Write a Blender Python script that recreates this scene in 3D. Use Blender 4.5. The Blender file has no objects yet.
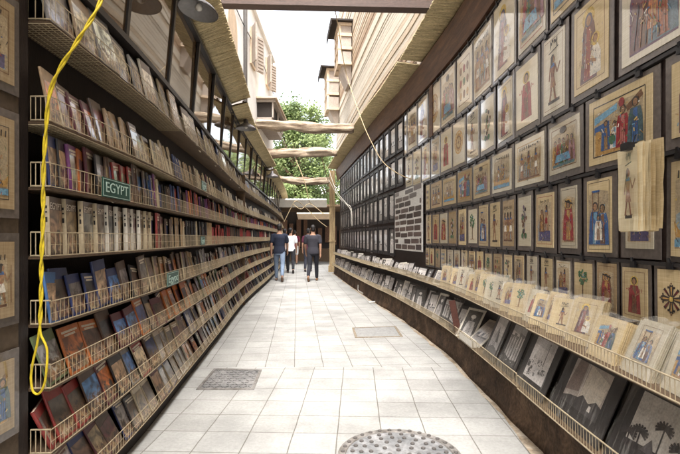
import bpy, math, random
from mathutils import Vector, Matrix, noise
rnd = random.Random(11)
SC = bpy.context.scene
COL = SC.collection
F, HZ, CX, H = 453.0, 238.0, 340.0, 1.35


def at(px, py, Y):
    """A point of the photograph (680 px wide) at distance Y, in metres."""
    return Vector(((px - CX) * Y / F, Y, H + (HZ - py) * Y / F))


# ------------------------------------------------------------------ materials
def nodes(name):
    m = bpy.data.materials.new(name)
    m.use_nodes = True
    nt = m.node_tree
    b = nt.nodes['Principled BSDF']
    return m, nt, b


def N(nt, kind, **kw):
    n = nt.nodes.new(kind)
    for k, v in kw.items():
        if k in n.inputs:
            n.inputs[k].default_value = v
        else:
            setattr(n, k, v)
    return n


def mat(name, base, rough=.7, var=.25, scale=8, bump=.0, coat=0, spec=.4, metal=0, source=None,
        stretch=(1, 1, 1), tint=None, fine=40, alpha=1, rnd_obj=0, coat_rough=.12):
    """Base colour broken up by two noises; source: None, 'attr' (Col) or 'object' (object colour)."""
    m, nt, b = nodes(name)
    L = nt.links.new
    tc = N(nt, 'ShaderNodeTexCoord')
    mp = N(nt, 'ShaderNodeMapping')
    mp.inputs['Scale'].default_value = stretch
    L(tc.outputs['Object'], mp.inputs['Vector'])
    n1 = N(nt, 'ShaderNodeTexNoise', Scale=scale, Detail=5.0, Roughness=.6)
    n2 = N(nt, 'ShaderNodeTexNoise', Scale=fine, Detail=3.0)
    L(mp.outputs[0], n1.inputs['Vector'])
    L(mp.outputs[0], n2.inputs['Vector'])
    add = N(nt, 'ShaderNodeMath', operation='ADD')
    L(n1.outputs[0], add.inputs[0])
    L(n2.outputs[0], add.inputs[1])
    mr = N(nt, 'ShaderNodeMapRange')
    mr.inputs['From Min'].default_value = .7
    mr.inputs['From Max'].default_value = 1.3
    mr.inputs['To Min'].default_value = 1 - var
    mr.inputs['To Max'].default_value = 1 + var
    L(add.outputs[0], mr.inputs['Value'])
    mul = N(nt, 'ShaderNodeMix', data_type='RGBA', blend_type='MULTIPLY')
    mul.inputs[0].default_value = 1
    if source == 'attr':
        a = N(nt, 'ShaderNodeAttribute', attribute_name='Col')
        src = a.outputs['Color']
        L(src, mul.inputs[6])
    elif source == 'object':
        a = N(nt, 'ShaderNodeObjectInfo')
        L(a.outputs['Color'], mul.inputs[6])
    elif tint:
        mx = N(nt, 'ShaderNodeMix', data_type='RGBA')
        mx.inputs[6].default_value = (*base, 1)
        mx.inputs[7].default_value = (*tint, 1)
        n3 = N(nt, 'ShaderNodeTexNoise', Scale=scale * .6, Detail=6.0, Roughness=.65)
        mp3 = N(nt, 'ShaderNodeMapping')
        mp3.inputs['Location'].default_value = (7, 3, 5)
        mp3.inputs['Scale'].default_value = stretch
        L(tc.outputs['Object'], mp3.inputs['Vector'])
        L(mp3.outputs[0], n3.inputs['Vector'])
        r3 = N(nt, 'ShaderNodeMapRange')
        r3.inputs['From Min'].default_value = .42
        r3.inputs['From Max'].default_value = .62
        L(n3.outputs[0], r3.inputs['Value'])
        L(r3.outputs[0], mx.inputs[0])
        L(mx.outputs[2], mul.inputs[6])
    else:
        mul.inputs[6].default_value = (*base, 1)
    last = mr.outputs[0]
    if rnd_obj:
        oi = N(nt, 'ShaderNodeObjectInfo')
        r2 = N(nt, 'ShaderNodeMapRange')
        r2.inputs['To Min'].default_value = 1 - rnd_obj
        r2.inputs['To Max'].default_value = 1 + rnd_obj * .5
        L(oi.outputs['Random'], r2.inputs['Value'])
        mm = N(nt, 'ShaderNodeMath', operation='MULTIPLY')
        L(last, mm.inputs[0])
        L(r2.outputs[0], mm.inputs[1])
        last = mm.outputs[0]
    L(last, mul.inputs[7])
    L(mul.outputs[2], b.inputs['Base Color'])
    b.inputs['Roughness'].default_value = rough
    b.inputs['Specular IOR Level'].default_value = spec
    b.inputs['Metallic'].default_value = metal
    b.inputs['Coat Weight'].default_value = coat
    b.inputs['Coat Roughness'].default_value = coat_rough
    b.inputs['Alpha'].default_value = alpha
    if bump:
        bp = N(nt, 'ShaderNodeBump', Strength=bump, Distance=.01)
        L(add.outputs[0], bp.inputs['Height'])
        L(bp.outputs[0], b.inputs['Normal'])
        if coat:
            L(bp.outputs[0], b.inputs['Coat Normal'])
    return m


M = {}
M['wire'] = mat('cream_wire', (.38, .305, .195), .5, .25, 6, spec=.4)
M['shelf'] = mat('brown_board', (.10, .062, .034), .7, .35, 3, .2, stretch=(6, 1, 6))
M['dark_wood'] = mat('dark_wood', (.022, .014, .011), .6, .35, 3, .2, stretch=(6, 6, 1))
M['board'] = mat('display_board_paint', (.035, .021, .017), .6, .3, 2, .15, stretch=(4, 1, 4))
M['beam'] = mat('brown_beam', (.075, .034, .018), .55, .4, 3, .25, stretch=(9, .7, 9), tint=(.13, .062, .03))
M['black'] = mat('black_paint', (.024, .020, .019), .45, .2, 20)
M['cover'] = mat('book_cover', (1, 1, 1), .4, .25, 14, coat=.35, source='object', coat_rough=.2)
M['spine'] = mat('white_spine', (.62, .57, .48), .4, .1, 10, coat=.3)
M['tan_spine'] = mat('tan_spine', (.42, .34, .22), .5, .15, 10, coat=.2)
M['pages'] = mat('paper_pages', (.62, .55, .42), .85, .15, 4, stretch=(1, 60, 1))
M['attr'] = mat('printed_colour', (1, 1, 1), .5, .22, 22, source='attr', coat=.25, coat_rough=.22)
M['paint'] = mat('painted_ink', (1, 1, 1), .6, .42, 26, source='attr', coat=.8, fine=110, coat_rough=.06)
M['paint'].node_tree.nodes['Principled BSDF'].inputs['Coat IOR'].default_value = 1.9
M['photo'] = mat('photo_ink', (1, 1, 1), .4, .3, 18, source='attr', coat=.6, fine=90)
M['sleeve'] = mat('grey_sleeve', (.12, .098, .085), .4, .25, 5, .1, coat=.7, rnd_obj=.4)
M['clip'] = mat('black_clip', (.012, .011, .012), .35, .1)
M['sign'] = mat('green_sign', (.012, .062, .045), .45, .12, 10, coat=.2)
M['sign_text'] = mat('sign_lettering', (.42, .55, .48), .6, .05)
M['rope'] = mat('yellow_rope', (.55, .41, .015), .65, .25, 60)
M['hemp'] = mat('hemp_rope', (.42, .32, .19), .9, .25, 40)
M['white_cable'] = mat('pale_cable', (.62, .58, .5), .7, .15, 20)
M['bamboo'] = mat('bamboo_slats', (.44, .355, .2), .7, .45, 5, .1, stretch=(1, 9, 1), tint=(.60, .49, .28))
M['log'] = mat('weathered_log', (.46, .37, .27), .9, .4, 4, .8, stretch=(.6, 6, 6), tint=(.16, .105, .07))
M['post'] = mat('yellow_post', (.36, .265, .14), .85, .4, 4, .5, stretch=(5, 5, .6), tint=(.22, .15, .08))
M['plinth'] = mat('dirty_stone', (.075, .047, .03), .95, .5, 6, .9, tint=(.15, .095, .058))
M['plaster'] = mat('white_plaster', (.86, .855, .84), .9, .12, 1.5, .2, tint=(.80, .775, .74))
M['cream'] = mat('cream_timber', (.6, .47, .34), .8, .2, 4, .2, stretch=(1, 1, .3))
M['shutter'] = mat('brown_shutter', (.38, .32, .27), .7, .2, 6)
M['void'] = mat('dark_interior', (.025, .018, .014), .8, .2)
M['stud'] = mat('dark_stud', (.085, .075, .068), .5, .3, 30)
M['steel'] = mat('worn_steel', (.15, .15, .15), .6, .4, 9, .4, tint=(.24, .235, .23))
M['steel_light'] = mat('worn_steel_frame', (.40, .38, .35), .6, .3, 9, .3)
M['rim'] = mat('iron_rim', (.19, .175, .16), .6, .4, 14, .4, tint=(.12, .105, .09))
M['drain'] = mat('drain_steel', (.14, .135, .13), .6, .3, 5, .25, tint=(.21, .2, .19))
M['rust'] = mat('rusty_frame', (.20, .16, .115), .9, .35, 12, .4)
M['cover_pale'] = mat('pale_cover_plate', (.22, .215, .205), .8, .2, 12, .3)
M['pipe'] = mat('white_pipe', (.7, .66, .6), .5, .1)
M['lamp'] = mat('lamp_enamel', (.15, .14, .14), .35, .15, 12, spec=.5)
M['lamp_in'] = mat('lamp_inside', (.22, .21, .205), .45, .15, 12)
M['bulb'] = mat('bulb_glass', (.75, .72, .65), .15, .05)
M['skin'] = mat('skin', (.36, .2, .13), .55, .1, 14)
M['hair'] = mat('dark_hair', (.012, .009, .008), .6, .3, 50)
M['shoe'] = mat('dark_shoe', (.03, .02, .018), .5, .2)
M['cloth'] = mat('cloth', (1, 1, 1), .9, .15, 9, .1, source='object')
M['bark'] = mat('tree_bark', (.16, .11, .07), .95, .3, 9, .5)
M['leaf'] = mat('leaf_green', (.07, .11, .035), .6, .3, 2, source='attr')
_m = M['leaf']; _nt = _m.node_tree; _b = _nt.nodes['Principled BSDF']
_t = N(_nt, 'ShaderNodeBsdfTranslucent'); _mx = N(_nt, 'ShaderNodeMixShader'); _mx.inputs[0].default_value = .45
_nt.links.new(_b.inputs['Base Color'].links[0].from_socket, _t.inputs['Color'])
_nt.links.new(_b.outputs[0], _mx.inputs[1]); _nt.links.new(_t.outputs[0], _mx.inputs[2])
_nt.links.new(_mx.outputs[0], _nt.nodes['Material Output'].inputs['Surface'])
M['ground'] = mat('dusty_ground', (.3, .27, .22), .95, .2, 1)
M['sheet_metal'] = mat('pale_canopy', (.62, .6, .55), .6, .15, 3)
M['redboard'] = mat('red_brown_board', (.065, .022, .014), .5, .2, 8)

# papyrus: crossed fibres
def papyrus(name, c1, c2):
    m, nt, b = nodes(name)
    L = nt.links.new
    tc = N(nt, 'ShaderNodeTexCoord')
    outs = []
    for st in ((6, 1, 160), (160, 1, 6)):
        mp = N(nt, 'ShaderNodeMapping')
        mp.inputs['Scale'].default_value = st
        L(tc.outputs['Object'], mp.inputs['Vector'])
        n = N(nt, 'ShaderNodeTexNoise', Scale=1.0, Detail=3.0)
        L(mp.outputs[0], n.inputs['Vector'])
        outs.append(n.outputs[0])
    a = N(nt, 'ShaderNodeMath', operation='ADD')
    L(outs[0], a.inputs[0]); L(outs[1], a.inputs[1])
    r = N(nt, 'ShaderNodeMapRange')
    r.inputs['From Min'].default_value = .7
    r.inputs['From Max'].default_value = 1.3
    L(a.outputs[0], r.inputs['Value'])
    mx = N(nt, 'ShaderNodeMix', data_type='RGBA')
    mx.inputs[6].default_value = (*c1, 1)
    mx.inputs[7].default_value = (*c2, 1)
    L(r.outputs[0], mx.inputs[0])
    oi = N(nt, 'ShaderNodeObjectInfo')
    hs = N(nt, 'ShaderNodeHueSaturation')
    r2 = N(nt, 'ShaderNodeMapRange')
    r2.inputs['To Min'].default_value = .8
    r2.inputs['To Max'].default_value = 1.12
    L(oi.outputs['Random'], r2.inputs['Value'])
    L(r2.outputs[0], hs.inputs['Value'])
    L(mx.outputs[2], hs.inputs['Color'])
    L(hs.outputs[0], b.inputs['Base Color'])
    b.inputs['Roughness'].default_value = .7
    b.inputs['Coat Weight'].default_value = .9
    b.inputs['Coat Roughness'].default_value = .05
    b.inputs['Coat IOR'].default_value = 2.5 if 'pale' in name else 1.6
    return m


M['papyrus'] = papyrus('papyrus', (.46, .34, .17), (.63, .50, .29))
M['papyrus_pale'] = papyrus('pale_papyrus', (.50, .43, .30), (.66, .59, .44))
M['papyrus_tan'] = papyrus('tan_papyrus', (.30, .20, .10), (.42, .31, .17))


M['papyrus_backlit_tone'] = papyrus('backlit_tone_papyrus', (.72, .58, .33), (.84, .73, .50))  # lighter papyrus copy: backlight on the hanging bundle put into the colour


def art_mat():
    """Cover picture: soft blotches in a colour scheme of the object's own."""
    m, nt, b = nodes('cover_art')
    L = nt.links.new
    tc = N(nt, 'ShaderNodeTexCoord')
    oi = N(nt, 'ShaderNodeObjectInfo')
    sc = N(nt, 'ShaderNodeVectorMath', operation='SCALE')
    comb = N(nt, 'ShaderNodeCombineXYZ')
    mm = N(nt, 'ShaderNodeMath', operation='MULTIPLY')
    mm.inputs[1].default_value = 90
    L(oi.outputs['Random'], mm.inputs[0])
    L(mm.outputs[0], comb.inputs[0]); L(mm.outputs[0], comb.inputs[2])
    ad = N(nt, 'ShaderNodeVectorMath', operation='ADD')
    L(tc.outputs['Object'], ad.inputs[0]); L(comb.outputs[0], ad.inputs[1])
    n1 = N(nt, 'ShaderNodeTexNoise', Scale=24.0, Detail=6.0, Roughness=.65, Distortion=.5)
    L(ad.outputs[0], n1.inputs['Vector'])
    v = N(nt, 'ShaderNodeTexVoronoi', Scale=30.0)
    L(ad.outputs[0], v.inputs['Vector'])
    sp = N(nt, 'ShaderNodeSeparateXYZ')
    L(tc.outputs['Object'], sp.inputs[0])
    zr = N(nt, 'ShaderNodeMath', operation='MULTIPLY_ADD')      # the picture's ground, then its sky
    zr.inputs[1].default_value = 3.2
    zr.inputs[2].default_value = -.32
    L(sp.outputs[2], zr.inputs[0])
    za = N(nt, 'ShaderNodeMath', operation='ADD')
    L(zr.outputs[0], za.inputs[0]); L(n1.outputs[0], za.inputs[1])
    st = N(nt, 'ShaderNodeMapRange')
    st.inputs['From Min'].default_value = .42; st.inputs['From Max'].default_value = .56
    L(za.outputs[0], st.inputs['Value'])
    cr = N(nt, 'ShaderNodeValToRGB')
    e = cr.color_ramp.elements
    e[0].position = .34; e[0].color = (.012, .010, .012, 1)
    e[1].position = .68; e[1].color = (.58, .46, .3, 1)
    x = e.new(.46); x.color = (.10, .05, .028, 1)
    x = e.new(.56); x.color = (.30, .17, .08, 1)
    L(n1.outputs[0], cr.inputs[0])
    vm = N(nt, 'ShaderNodeMix', data_type='RGBA', blend_type='OVERLAY')
    vm.inputs[0].default_value = .6
    L(cr.outputs[0], vm.inputs[6]); L(v.outputs['Color'], vm.inputs[7])
    mx = N(nt, 'ShaderNodeMix', data_type='RGBA')
    mx.inputs[0].default_value = .2
    L(cr.outputs[0], mx.inputs[6]); L(vm.outputs[2], mx.inputs[7])
    n2 = N(nt, 'ShaderNodeTexNoise', Scale=11.0, Detail=4.0, Distortion=1.5)
    L(ad.outputs[0], n2.inputs['Vector'])
    sr = N(nt, 'ShaderNodeMapRange')
    sr.inputs['From Min'].default_value = .35; sr.inputs['From Max'].default_value = .68
    sr.inputs['To Min'].default_value = .35; sr.inputs['To Max'].default_value = 1.9
    L(n2.outputs[0], sr.inputs['Value'])
    sk = N(nt, 'ShaderNodeMix', data_type='RGBA', blend_type='MULTIPLY')
    sk.inputs[0].default_value = 1
    L(oi.outputs['Color'], sk.inputs[6]); L(sr.outputs[0], sk.inputs[7])
    m2 = N(nt, 'ShaderNodeMix', data_type='RGBA')
    L(st.outputs[0], m2.inputs[0])
    L(mx.outputs[2], m2.inputs[6]); L(sk.outputs[2], m2.inputs[7])
    L(m2.outputs[2], b.inputs['Base Color'])
    b.inputs['Roughness'].default_value = .4
    b.inputs['Coat Weight'].default_value = .9
    b.inputs['Coat Roughness'].default_value = .1
    return m


M['art'] = art_mat()


def pane_mat():
    m, nt, b = nodes('dark_glass')
    b.inputs['Base Color'].default_value = (.11, .07, .036, 1)
    b.inputs['Roughness'].default_value = .03
    b.inputs['IOR'].default_value = 1.6
    b.inputs['Specular IOR Level'].default_value = .9
    return m


M['pane'] = pane_mat()


def film_mat():
    m, nt, b = nodes('clear_film')
    L = nt.links.new
    b.inputs['Base Color'].default_value = (.82, .78, .70, 1)
    b.inputs['Roughness'].default_value = .12
    tc = N(nt, 'ShaderNodeTexCoord')
    mp = N(nt, 'ShaderNodeMapping')
    mp.inputs['Scale'].default_value = (14, 14, 4)
    mp.inputs['Rotation'].default_value = (0, .5, 0)
    L(tc.outputs['Object'], mp.inputs['Vector'])
    n = N(nt, 'ShaderNodeTexNoise', Scale=1.6, Detail=3.0, Distortion=1.2)
    L(mp.outputs[0], n.inputs['Vector'])
    r = N(nt, 'ShaderNodeMapRange')
    r.inputs['From Min'].default_value = .45
    r.inputs['From Max'].default_value = .75
    r.inputs['To Min'].default_value = .1
    r.inputs['To Max'].default_value = .3
    L(n.outputs[0], r.inputs['Value'])
    L(r.outputs[0], b.inputs['Alpha'])
    bp = N(nt, 'ShaderNodeBump', Strength=.6, Distance=.02)
    L(n.outputs[0], bp.inputs['Height'])
    L(bp.outputs[0], b.inputs['Normal'])
    return m


M['film'] = film_mat()


def tile_mat(name, dark=(.30, .285, .26), grout=(.17, .155, .13)):
    m, nt, b = nodes(name)
    L = nt.links.new
    tc = N(nt, 'ShaderNodeTexCoord')
    br = N(nt, 'ShaderNodeTexBrick', offset=0.0, squash=1.0)
    br.inputs['Scale'].default_value = 1
    br.inputs['Mortar Size'].default_value = .0045
    br.inputs['Mortar Smooth'].default_value = .3
    br.inputs['Brick Width'].default_value = .304
    br.inputs['Row Height'].default_value = .304
    br.inputs['Color1'].default_value = (.41, .40, .375, 1)
    br.inputs['Color2'].default_value = (.35, .34, .315, 1)
    br.inputs['Mortar'].default_value = (*grout, 1)
    dn = N(nt, 'ShaderNodeTexNoise', Scale=3.0, Detail=3.0)
    ds = N(nt, 'ShaderNodeVectorMath', operation='SCALE')
    ds.inputs['Scale'].default_value = .012
    L(tc.outputs['Object'], dn.inputs['Vector'])
    L(dn.outputs['Color'], ds.inputs[0])
    da = N(nt, 'ShaderNodeVectorMath', operation='ADD')
    L(tc.outputs['Object'], da.inputs[0]); L(ds.outputs[0], da.inputs[1])
    L(da.outputs[0], br.inputs['Vector'])
    n1 = N(nt, 'ShaderNodeTexNoise', Scale=1.1, Detail=8.0, Roughness=.7)
    n2 = N(nt, 'ShaderNodeTexNoise', Scale=45.0, Detail=5.0, Roughness=.7)
    L(tc.outputs['Object'], n1.inputs['Vector']); L(tc.outputs['Object'], n2.inputs['Vector'])
    r1 = N(nt, 'ShaderNodeMapRange')
    r1.inputs['From Min'].default_value = .3; r1.inputs['From Max'].default_value = .62
    r1.inputs['To Min'].default_value = .55; r1.inputs['To Max'].default_value = 1.0
    L(n1.outputs[0], r1.inputs['Value'])
    r2 = N(nt, 'ShaderNodeMapRange')
    r2.inputs['From Min'].default_value = .25; r2.inputs['From Max'].default_value = .6
    r2.inputs['To Min'].default_value = .78; r2.inputs['To Max'].default_value = 1.02
    L(n2.outputs[0], r2.inputs['Value'])
    ml = N(nt, 'ShaderNodeMath', operation='MULTIPLY')
    L(r1.outputs[0], ml.inputs[0]); L(r2.outputs[0], ml.inputs[1])
    mx = N(nt, 'ShaderNodeMix', data_type='RGBA', blend_type='MULTIPLY')
    mx.inputs[0].default_value = 1
    L(br.outputs['Color'], mx.inputs[6]); L(ml.outputs[0], mx.inputs[7])
    L(mx.outputs[2], b.inputs['Base Color'])
    b.inputs['Roughness'].default_value = .6
    inv = N(nt, 'ShaderNodeMath', operation='SUBTRACT')
    L(n2.outputs[0], inv.inputs[0]); L(br.outputs['Fac'], inv.inputs[1])
    bp = N(nt, 'ShaderNodeBump', Strength=.35, Distance=.004)
    L(inv.outputs[0], bp.inputs['Height'])
    L(bp.outputs[0], b.inputs['Normal'])
    return m


M['tile'] = tile_mat('stone_tiles')


# ------------------------------------------------------------------ mesh builder
class MB:
    def __init__(self):
        self.v, self.f, self.m, self.c = [], [], [], []

    def face(self, idx, mi=0, col=None):
        self.f.append(idx); self.m.append(mi); self.c.append(col)

    def poly(self, pts, mi=0, col=None):
        n = len(self.v)
        self.v += [Vector(p) for p in pts]
        self.face(list(range(n, n + len(pts))), mi, col)

    def box(self, lo, hi, T=None, mi=0, col=None, mis=None, cols=None):
        n = len(self.v)
        for z in (lo[2], hi[2]):
            for x, y in ((lo[0], lo[1]), (hi[0], lo[1]), (hi[0], hi[1]), (lo[0], hi[1])):
                p = Vector((x, y, z))
                self.v.append(T @ p if T else p)
        fs = [(0, 3, 2, 1), (4, 5, 6, 7), (0, 1, 5, 4), (1, 2, 6, 5), (2, 3, 7, 6), (3, 0, 4, 7)]
        for k, q in enumerate(fs):     # bottom, top, front(-y), right(+x), back(+y), left(-x)
            self.face([n + i for i in q], mis[k] if mis else mi, cols[k] if cols else col)
        return self

    def loft(self, rings, mi=0, col=None, caps=True, closed=True):
        n0 = len(self.v); k = len(rings[0])
        for r in rings:
            self.v += [Vector(p) for p in r]
        for i in range(len(rings) - 1):
            a, b = n0 + i * k, n0 + (i + 1) * k
            for j in range(k if closed else k - 1):
                j2 = (j + 1) % k
                self.face([a + j, a + j2, b + j2, b + j], mi, col)
        if caps:
            self.face([n0 + j for j in reversed(range(k))], mi, col)
            e = n0 + (len(rings) - 1) * k
            self.face([e + j for j in range(k)], mi, col)
        return self

    def tube(self, pts, r, n=6, mi=0, col=None, caps=True):
        pts = [Vector(p) for p in pts]
        rr = r if isinstance(r, (list, tuple)) else [r] * len(pts)
        rings, u = [], None
        for i, p in enumerate(pts):
            t = (pts[min(i + 1, len(pts) - 1)] - pts[max(i - 1, 0)])
            t = t.normalized() if t.length > 1e-9 else Vector((0, 0, 1))
            if u is None:
                u = t.orthogonal().normalized()
            else:
                u = (u - t * u.dot(t))
                u = u.normalized() if u.length > 1e-6 else t.orthogonal().normalized()
            w = t.cross(u)
            rings.append([p + (u * math.cos(2 * math.pi * j / n) + w * math.sin(2 * math.pi * j / n)) * rr[i] for j in range(n)])
        return self.loft(rings, mi, col, caps)

    def lathe(self, prof, c, n=24, mi=0, T=None, col=None, caps=True):
        rings = []
        for r, z in prof:
            ring = []
            for j in range(n):
                a = 2 * math.pi * j / n
                p = Vector((r * math.cos(a), r * math.sin(a), z))
                ring.append((T @ p if T else p) + Vector(c))
            rings.append(ring)
        return self.loft(rings, mi, col, caps)

    def build(self, name, mats, parent=None, smooth=False, loc=None):
        me = bpy.data.meshes.new(name)
        vs = self.v if loc is None else [p - Vector(loc) for p in self.v]
        me.from_pydata([tuple(p) for p in vs], [], self.f)
        for x in (mats if isinstance(mats, (list, tuple)) else [mats]):
            me.materials.append(x)
        if len(me.polygons) == len(self.f):
            me.polygons.foreach_set('material_index', self.m)
        if any(x is not None for x in self.c):
            a = me.color_attributes.new('Col', 'FLOAT_COLOR', 'CORNER')
            out = []
            for p, c in zip(me.polygons, self.c):
                out += [*(c or (1, 1, 1)), 1.0] * p.loop_total
            a.data.foreach_set('color', out)
        if smooth:
            me.polygons.foreach_set('use_smooth', [True] * len(me.polygons))
        me.update()
        o = bpy.data.objects.new(name, me)
        COL.objects.link(o)
        if parent is not None:
            o.parent = parent
        if loc is not None:
            o.location = loc
        return o


def tag(o, label=None, cat=None, group=None, kind=None):
    if label: o['label'] = label
    if cat: o['category'] = cat
    if group: o['group'] = group
    if kind: o['kind'] = kind
    return o


def empty(name, mw=None):
    o = bpy.data.objects.new(name, None)
    o.empty_display_size = .05
    COL.objects.link(o)
    if mw is not None:
        o.matrix_world = mw
    return o


def inst(me, name, parent=None, mw=None, color=None):
    o = bpy.data.objects.new(name, me)
    COL.objects.link(o)
    if parent is not None: o.parent = parent
    if mw is not None: o.matrix_local = mw
    if color: o.color = (*color, 1)
    return o


ORD = ['', 'first', 'second', 'third', 'fourth', 'fifth', 'sixth', 'seventh', 'eighth', 'ninth', 'tenth', 'eleventh', 'twelfth',
       'thirteenth', 'fourteenth', 'fifteenth', 'sixteenth', 'seventeenth', 'eighteenth', 'nineteenth', 'twentieth']
ORD += ['twenty-' + x for x in ORD[1:10]] + ['thirtieth'] + ['thirty-' + x for x in ORD[1:10]] + ['fortieth'] + ['forty-' + x for x in ORD[1:10]]


# ------------------------------------------------------------------ wall lines in plan
class Path:
    def __init__(self, pts, side):
        self.side = side
        P = [Vector((*p, 0)) for p in pts]
        P = [P[0] * 2 - P[1]] + P + [P[-1] * 2 - P[-2]]
        out = []
        for i in range(1, len(P) - 2):
            a, b, c, d = P[i - 1:i + 3]
            n = max(2, int((c - b).length / .1))
            for k in range(n):
                t = k / n
                m1 = (c - a) * ((c - b).length / max(1e-6, (c - a).length))
                m2 = (d - b) * ((c - b).length / max(1e-6, (d - b).length))
                t2, t3 = t * t, t * t * t
                out.append(b * (2 * t3 - 3 * t2 + 1) + m1 * (t3 - 2 * t2 + t) + c * (3 * t2 - 2 * t3) + m2 * (t3 - t2))
        out.append(P[-2])
        self.p = out
        self.s = [0]
        for i in range(1, len(out)):
            self.s.append(self.s[-1] + (out[i] - out[i - 1]).length)

    def s_of(self, y):
        for i in range(len(self.p) - 1):
            if self.p[i].y <= y <= self.p[i + 1].y:
                f = (y - self.p[i].y) / (self.p[i + 1].y - self.p[i].y)
                return self.s[i] + f * (self.s[i + 1] - self.s[i])
        return self.s[0] if y < self.p[0].y else self.s[-1]

    def frame(self, s):
        s = min(max(s, 0), self.s[-1] - 1e-4)
        lo, hi = 0, len(self.s) - 1
        while hi - lo > 1:
            mid = (lo + hi) // 2
            if self.s[mid] <= s: lo = mid
            else: hi = mid
        f = (s - self.s[lo]) / (self.s[hi] - self.s[lo])
        p = self.p[lo].lerp(self.p[hi], f)
        a, b = self.p[max(lo - 1, 0)], self.p[min(hi + 1, len(self.p) - 1)]
        t = (b - a).normalized()
        n = Vector((t.y, -t.x, 0)) * self.side
        return p, t, n

    def pt(self, s, d=0, z=0):
        p, t, n = self.frame(s)
        return Vector((p.x + n.x * d, p.y + n.y * d, z))

    def mw(self, s, d=0, z=0):
        """x: to the right as one faces the wall, y: into the wall, z: up."""
        p, t, n = self.frame(s)
        x, y = t * self.side, -n
        o = self.pt(s, d, z)
        return Matrix(((x.x, y.x, 0, o.x), (x.y, y.y, 0, o.y), (0, 0, 1, o.z), (0, 0, 0, 1)))


LW = Path([(-1.24, -8), (-1.24, -2), (-1.24, 1.2), (-1.245, 1.95), (-1.30, 3.1), (-1.385, 4), (-1.54, 5.6), (-1.88, 9), (-2.17, 14), (-2.6, 20), (-3.2, 26)], 1)
RW = Path([(1.5, -8), (1.5, -2), (1.5, 2), (1.5, 4.8), (1.42, 6.0), (1.19, 8.1), (.98, 9.4), (.68, 11.6), (.50, 13), (-.16, 18.5), (-1.2, 26)], -1)


def sweep(mb, path, s0, s1, prof, step=.3, mi=0, jit=0, jz=0):
    n = max(1, int((s1 - s0) / step))
    rings = []
    for i in range(n + 1):
        s = s0 + (s1 - s0) * i / n
        r = []
        for k, (d, z) in enumerate(prof):
            j = jit * noise.noise(Vector((s * 2.3, k * 1.7, 4))) if jit else 0
            r.append(path.pt(s, d + j, z + (jz * noise.noise(Vector((s * 1.1, k * .3, 9))) if jz else 0)))
        rings.append(r if path.side < 0 else r[::-1])
    mb.loft(rings, mi)
    return mb


def rect(d0, d1, z0, z1):
    return [(d0, z0), (d1, z0), (d1, z1), (d0, z1)]


# ------------------------------------------------------------------ camera, world, light
cam = bpy.data.cameras.new('camera')
co = bpy.data.objects.new('camera', cam)
COL.objects.link(co)
co.location = (0, 0, H)
co.rotation_euler = (math.pi / 2, 0, 0)
cam.sensor_width = 36
cam.lens = 36 * F / 680
cam.shift_y = (HZ - 227) / 680
cam.clip_start = .05
cam.clip_end = 2000
SC.camera = co

SUN_EL, SUN_AZ = math.radians(64), math.radians(176)   # azimuth clockwise from +Y
w = bpy.data.worlds.new('World')
SC.world = w
w.use_nodes = True
nt = w.node_tree
bg = nt.nodes['Background']
sky = nt.nodes.new('ShaderNodeTexSky')
sky.sky_type = 'NISHITA'
sky.sun_disc = False
sky.sun_elevation = SUN_EL
sky.sun_rotation = SUN_AZ
sky.dust_density = 5
sky.air_density = 1.0
hs = nt.nodes.new('ShaderNodeHueSaturation')
hs.inputs['Saturation'].default_value = .3
nt.links.new(sky.outputs[0], hs.inputs['Color'])
nt.links.new(hs.outputs[0], bg.inputs['Color'])
bg.inputs['Strength'].default_value = .15
sl = bpy.data.lights.new('sun', 'SUN')
sl.energy = 1.3
sl.angle = math.radians(25)
sl.color = (1, .98, .95)
so = bpy.data.objects.new('sun', sl)
COL.objects.link(so)
dirv = Vector((math.sin(SUN_AZ) * math.cos(SUN_EL), math.cos(SUN_AZ) * math.cos(SUN_EL), math.sin(SUN_EL)))
so.rotation_euler = dirv.to_track_quat('Z', 'Y').to_euler()
so.location = (0, 0, 20)
SC.view_settings.view_transform = 'Standard'
SC.view_settings.look = 'None'
SC.view_settings.exposure = 2.5
SC.view_settings.gamma = 1
SC.view_settings.use_curve_mapping = False
SC.cycles.max_bounces = 8
SC.cycles.diffuse_bounces = 5

# ------------------------------------------------------------------ ground
mb = MB(); mb.poly([(-600, -600, -.01), (600, -600, -.01), (600, 900, -.01), (-600, 900, -.01)])
tag(mb.build('ground', M['ground']), 'dusty ground around the alley', 'ground', kind='structure')


def pavement(y0, y1, ang, ox, name, label):
    mb = MB()
    R = Matrix.Rotation(ang, 4, 'Z')
    R.translation = Vector((ox, y0, 0))
    inv = R.inverted()
    ys = [y0 + (y1 - y0) * i / 30 for i in range(31)]
    for a, b in zip(ys, ys[1:]):
        pa = [LW.pt(LW.s_of(a), -.4).x, RW.pt(RW.s_of(a), -.3).x]
        pb = [LW.pt(LW.s_of(b), -.4).x, RW.pt(RW.s_of(b), -.3).x]
        mb.poly([inv @ Vector((pa[0], a, 0)), inv @ Vector((pa[1], a, 0)), inv @ Vector((pb[1], b, 0)), inv @ Vector((pb[0], b, 0))])
    o = mb.build(name, M['tile'])
    o.matrix_world = R
    tag(o, label, 'pavement', kind='structure')


pavement(-7.5, 4.73, -math.atan(16 / F), -.387, 'pavement', 'pale square stone tiles of the near pavement')
pavement(4.73, 26, math.atan(43 / F), -.47, 'pavement', 'pale square stone tiles of the far pavement')

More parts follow.
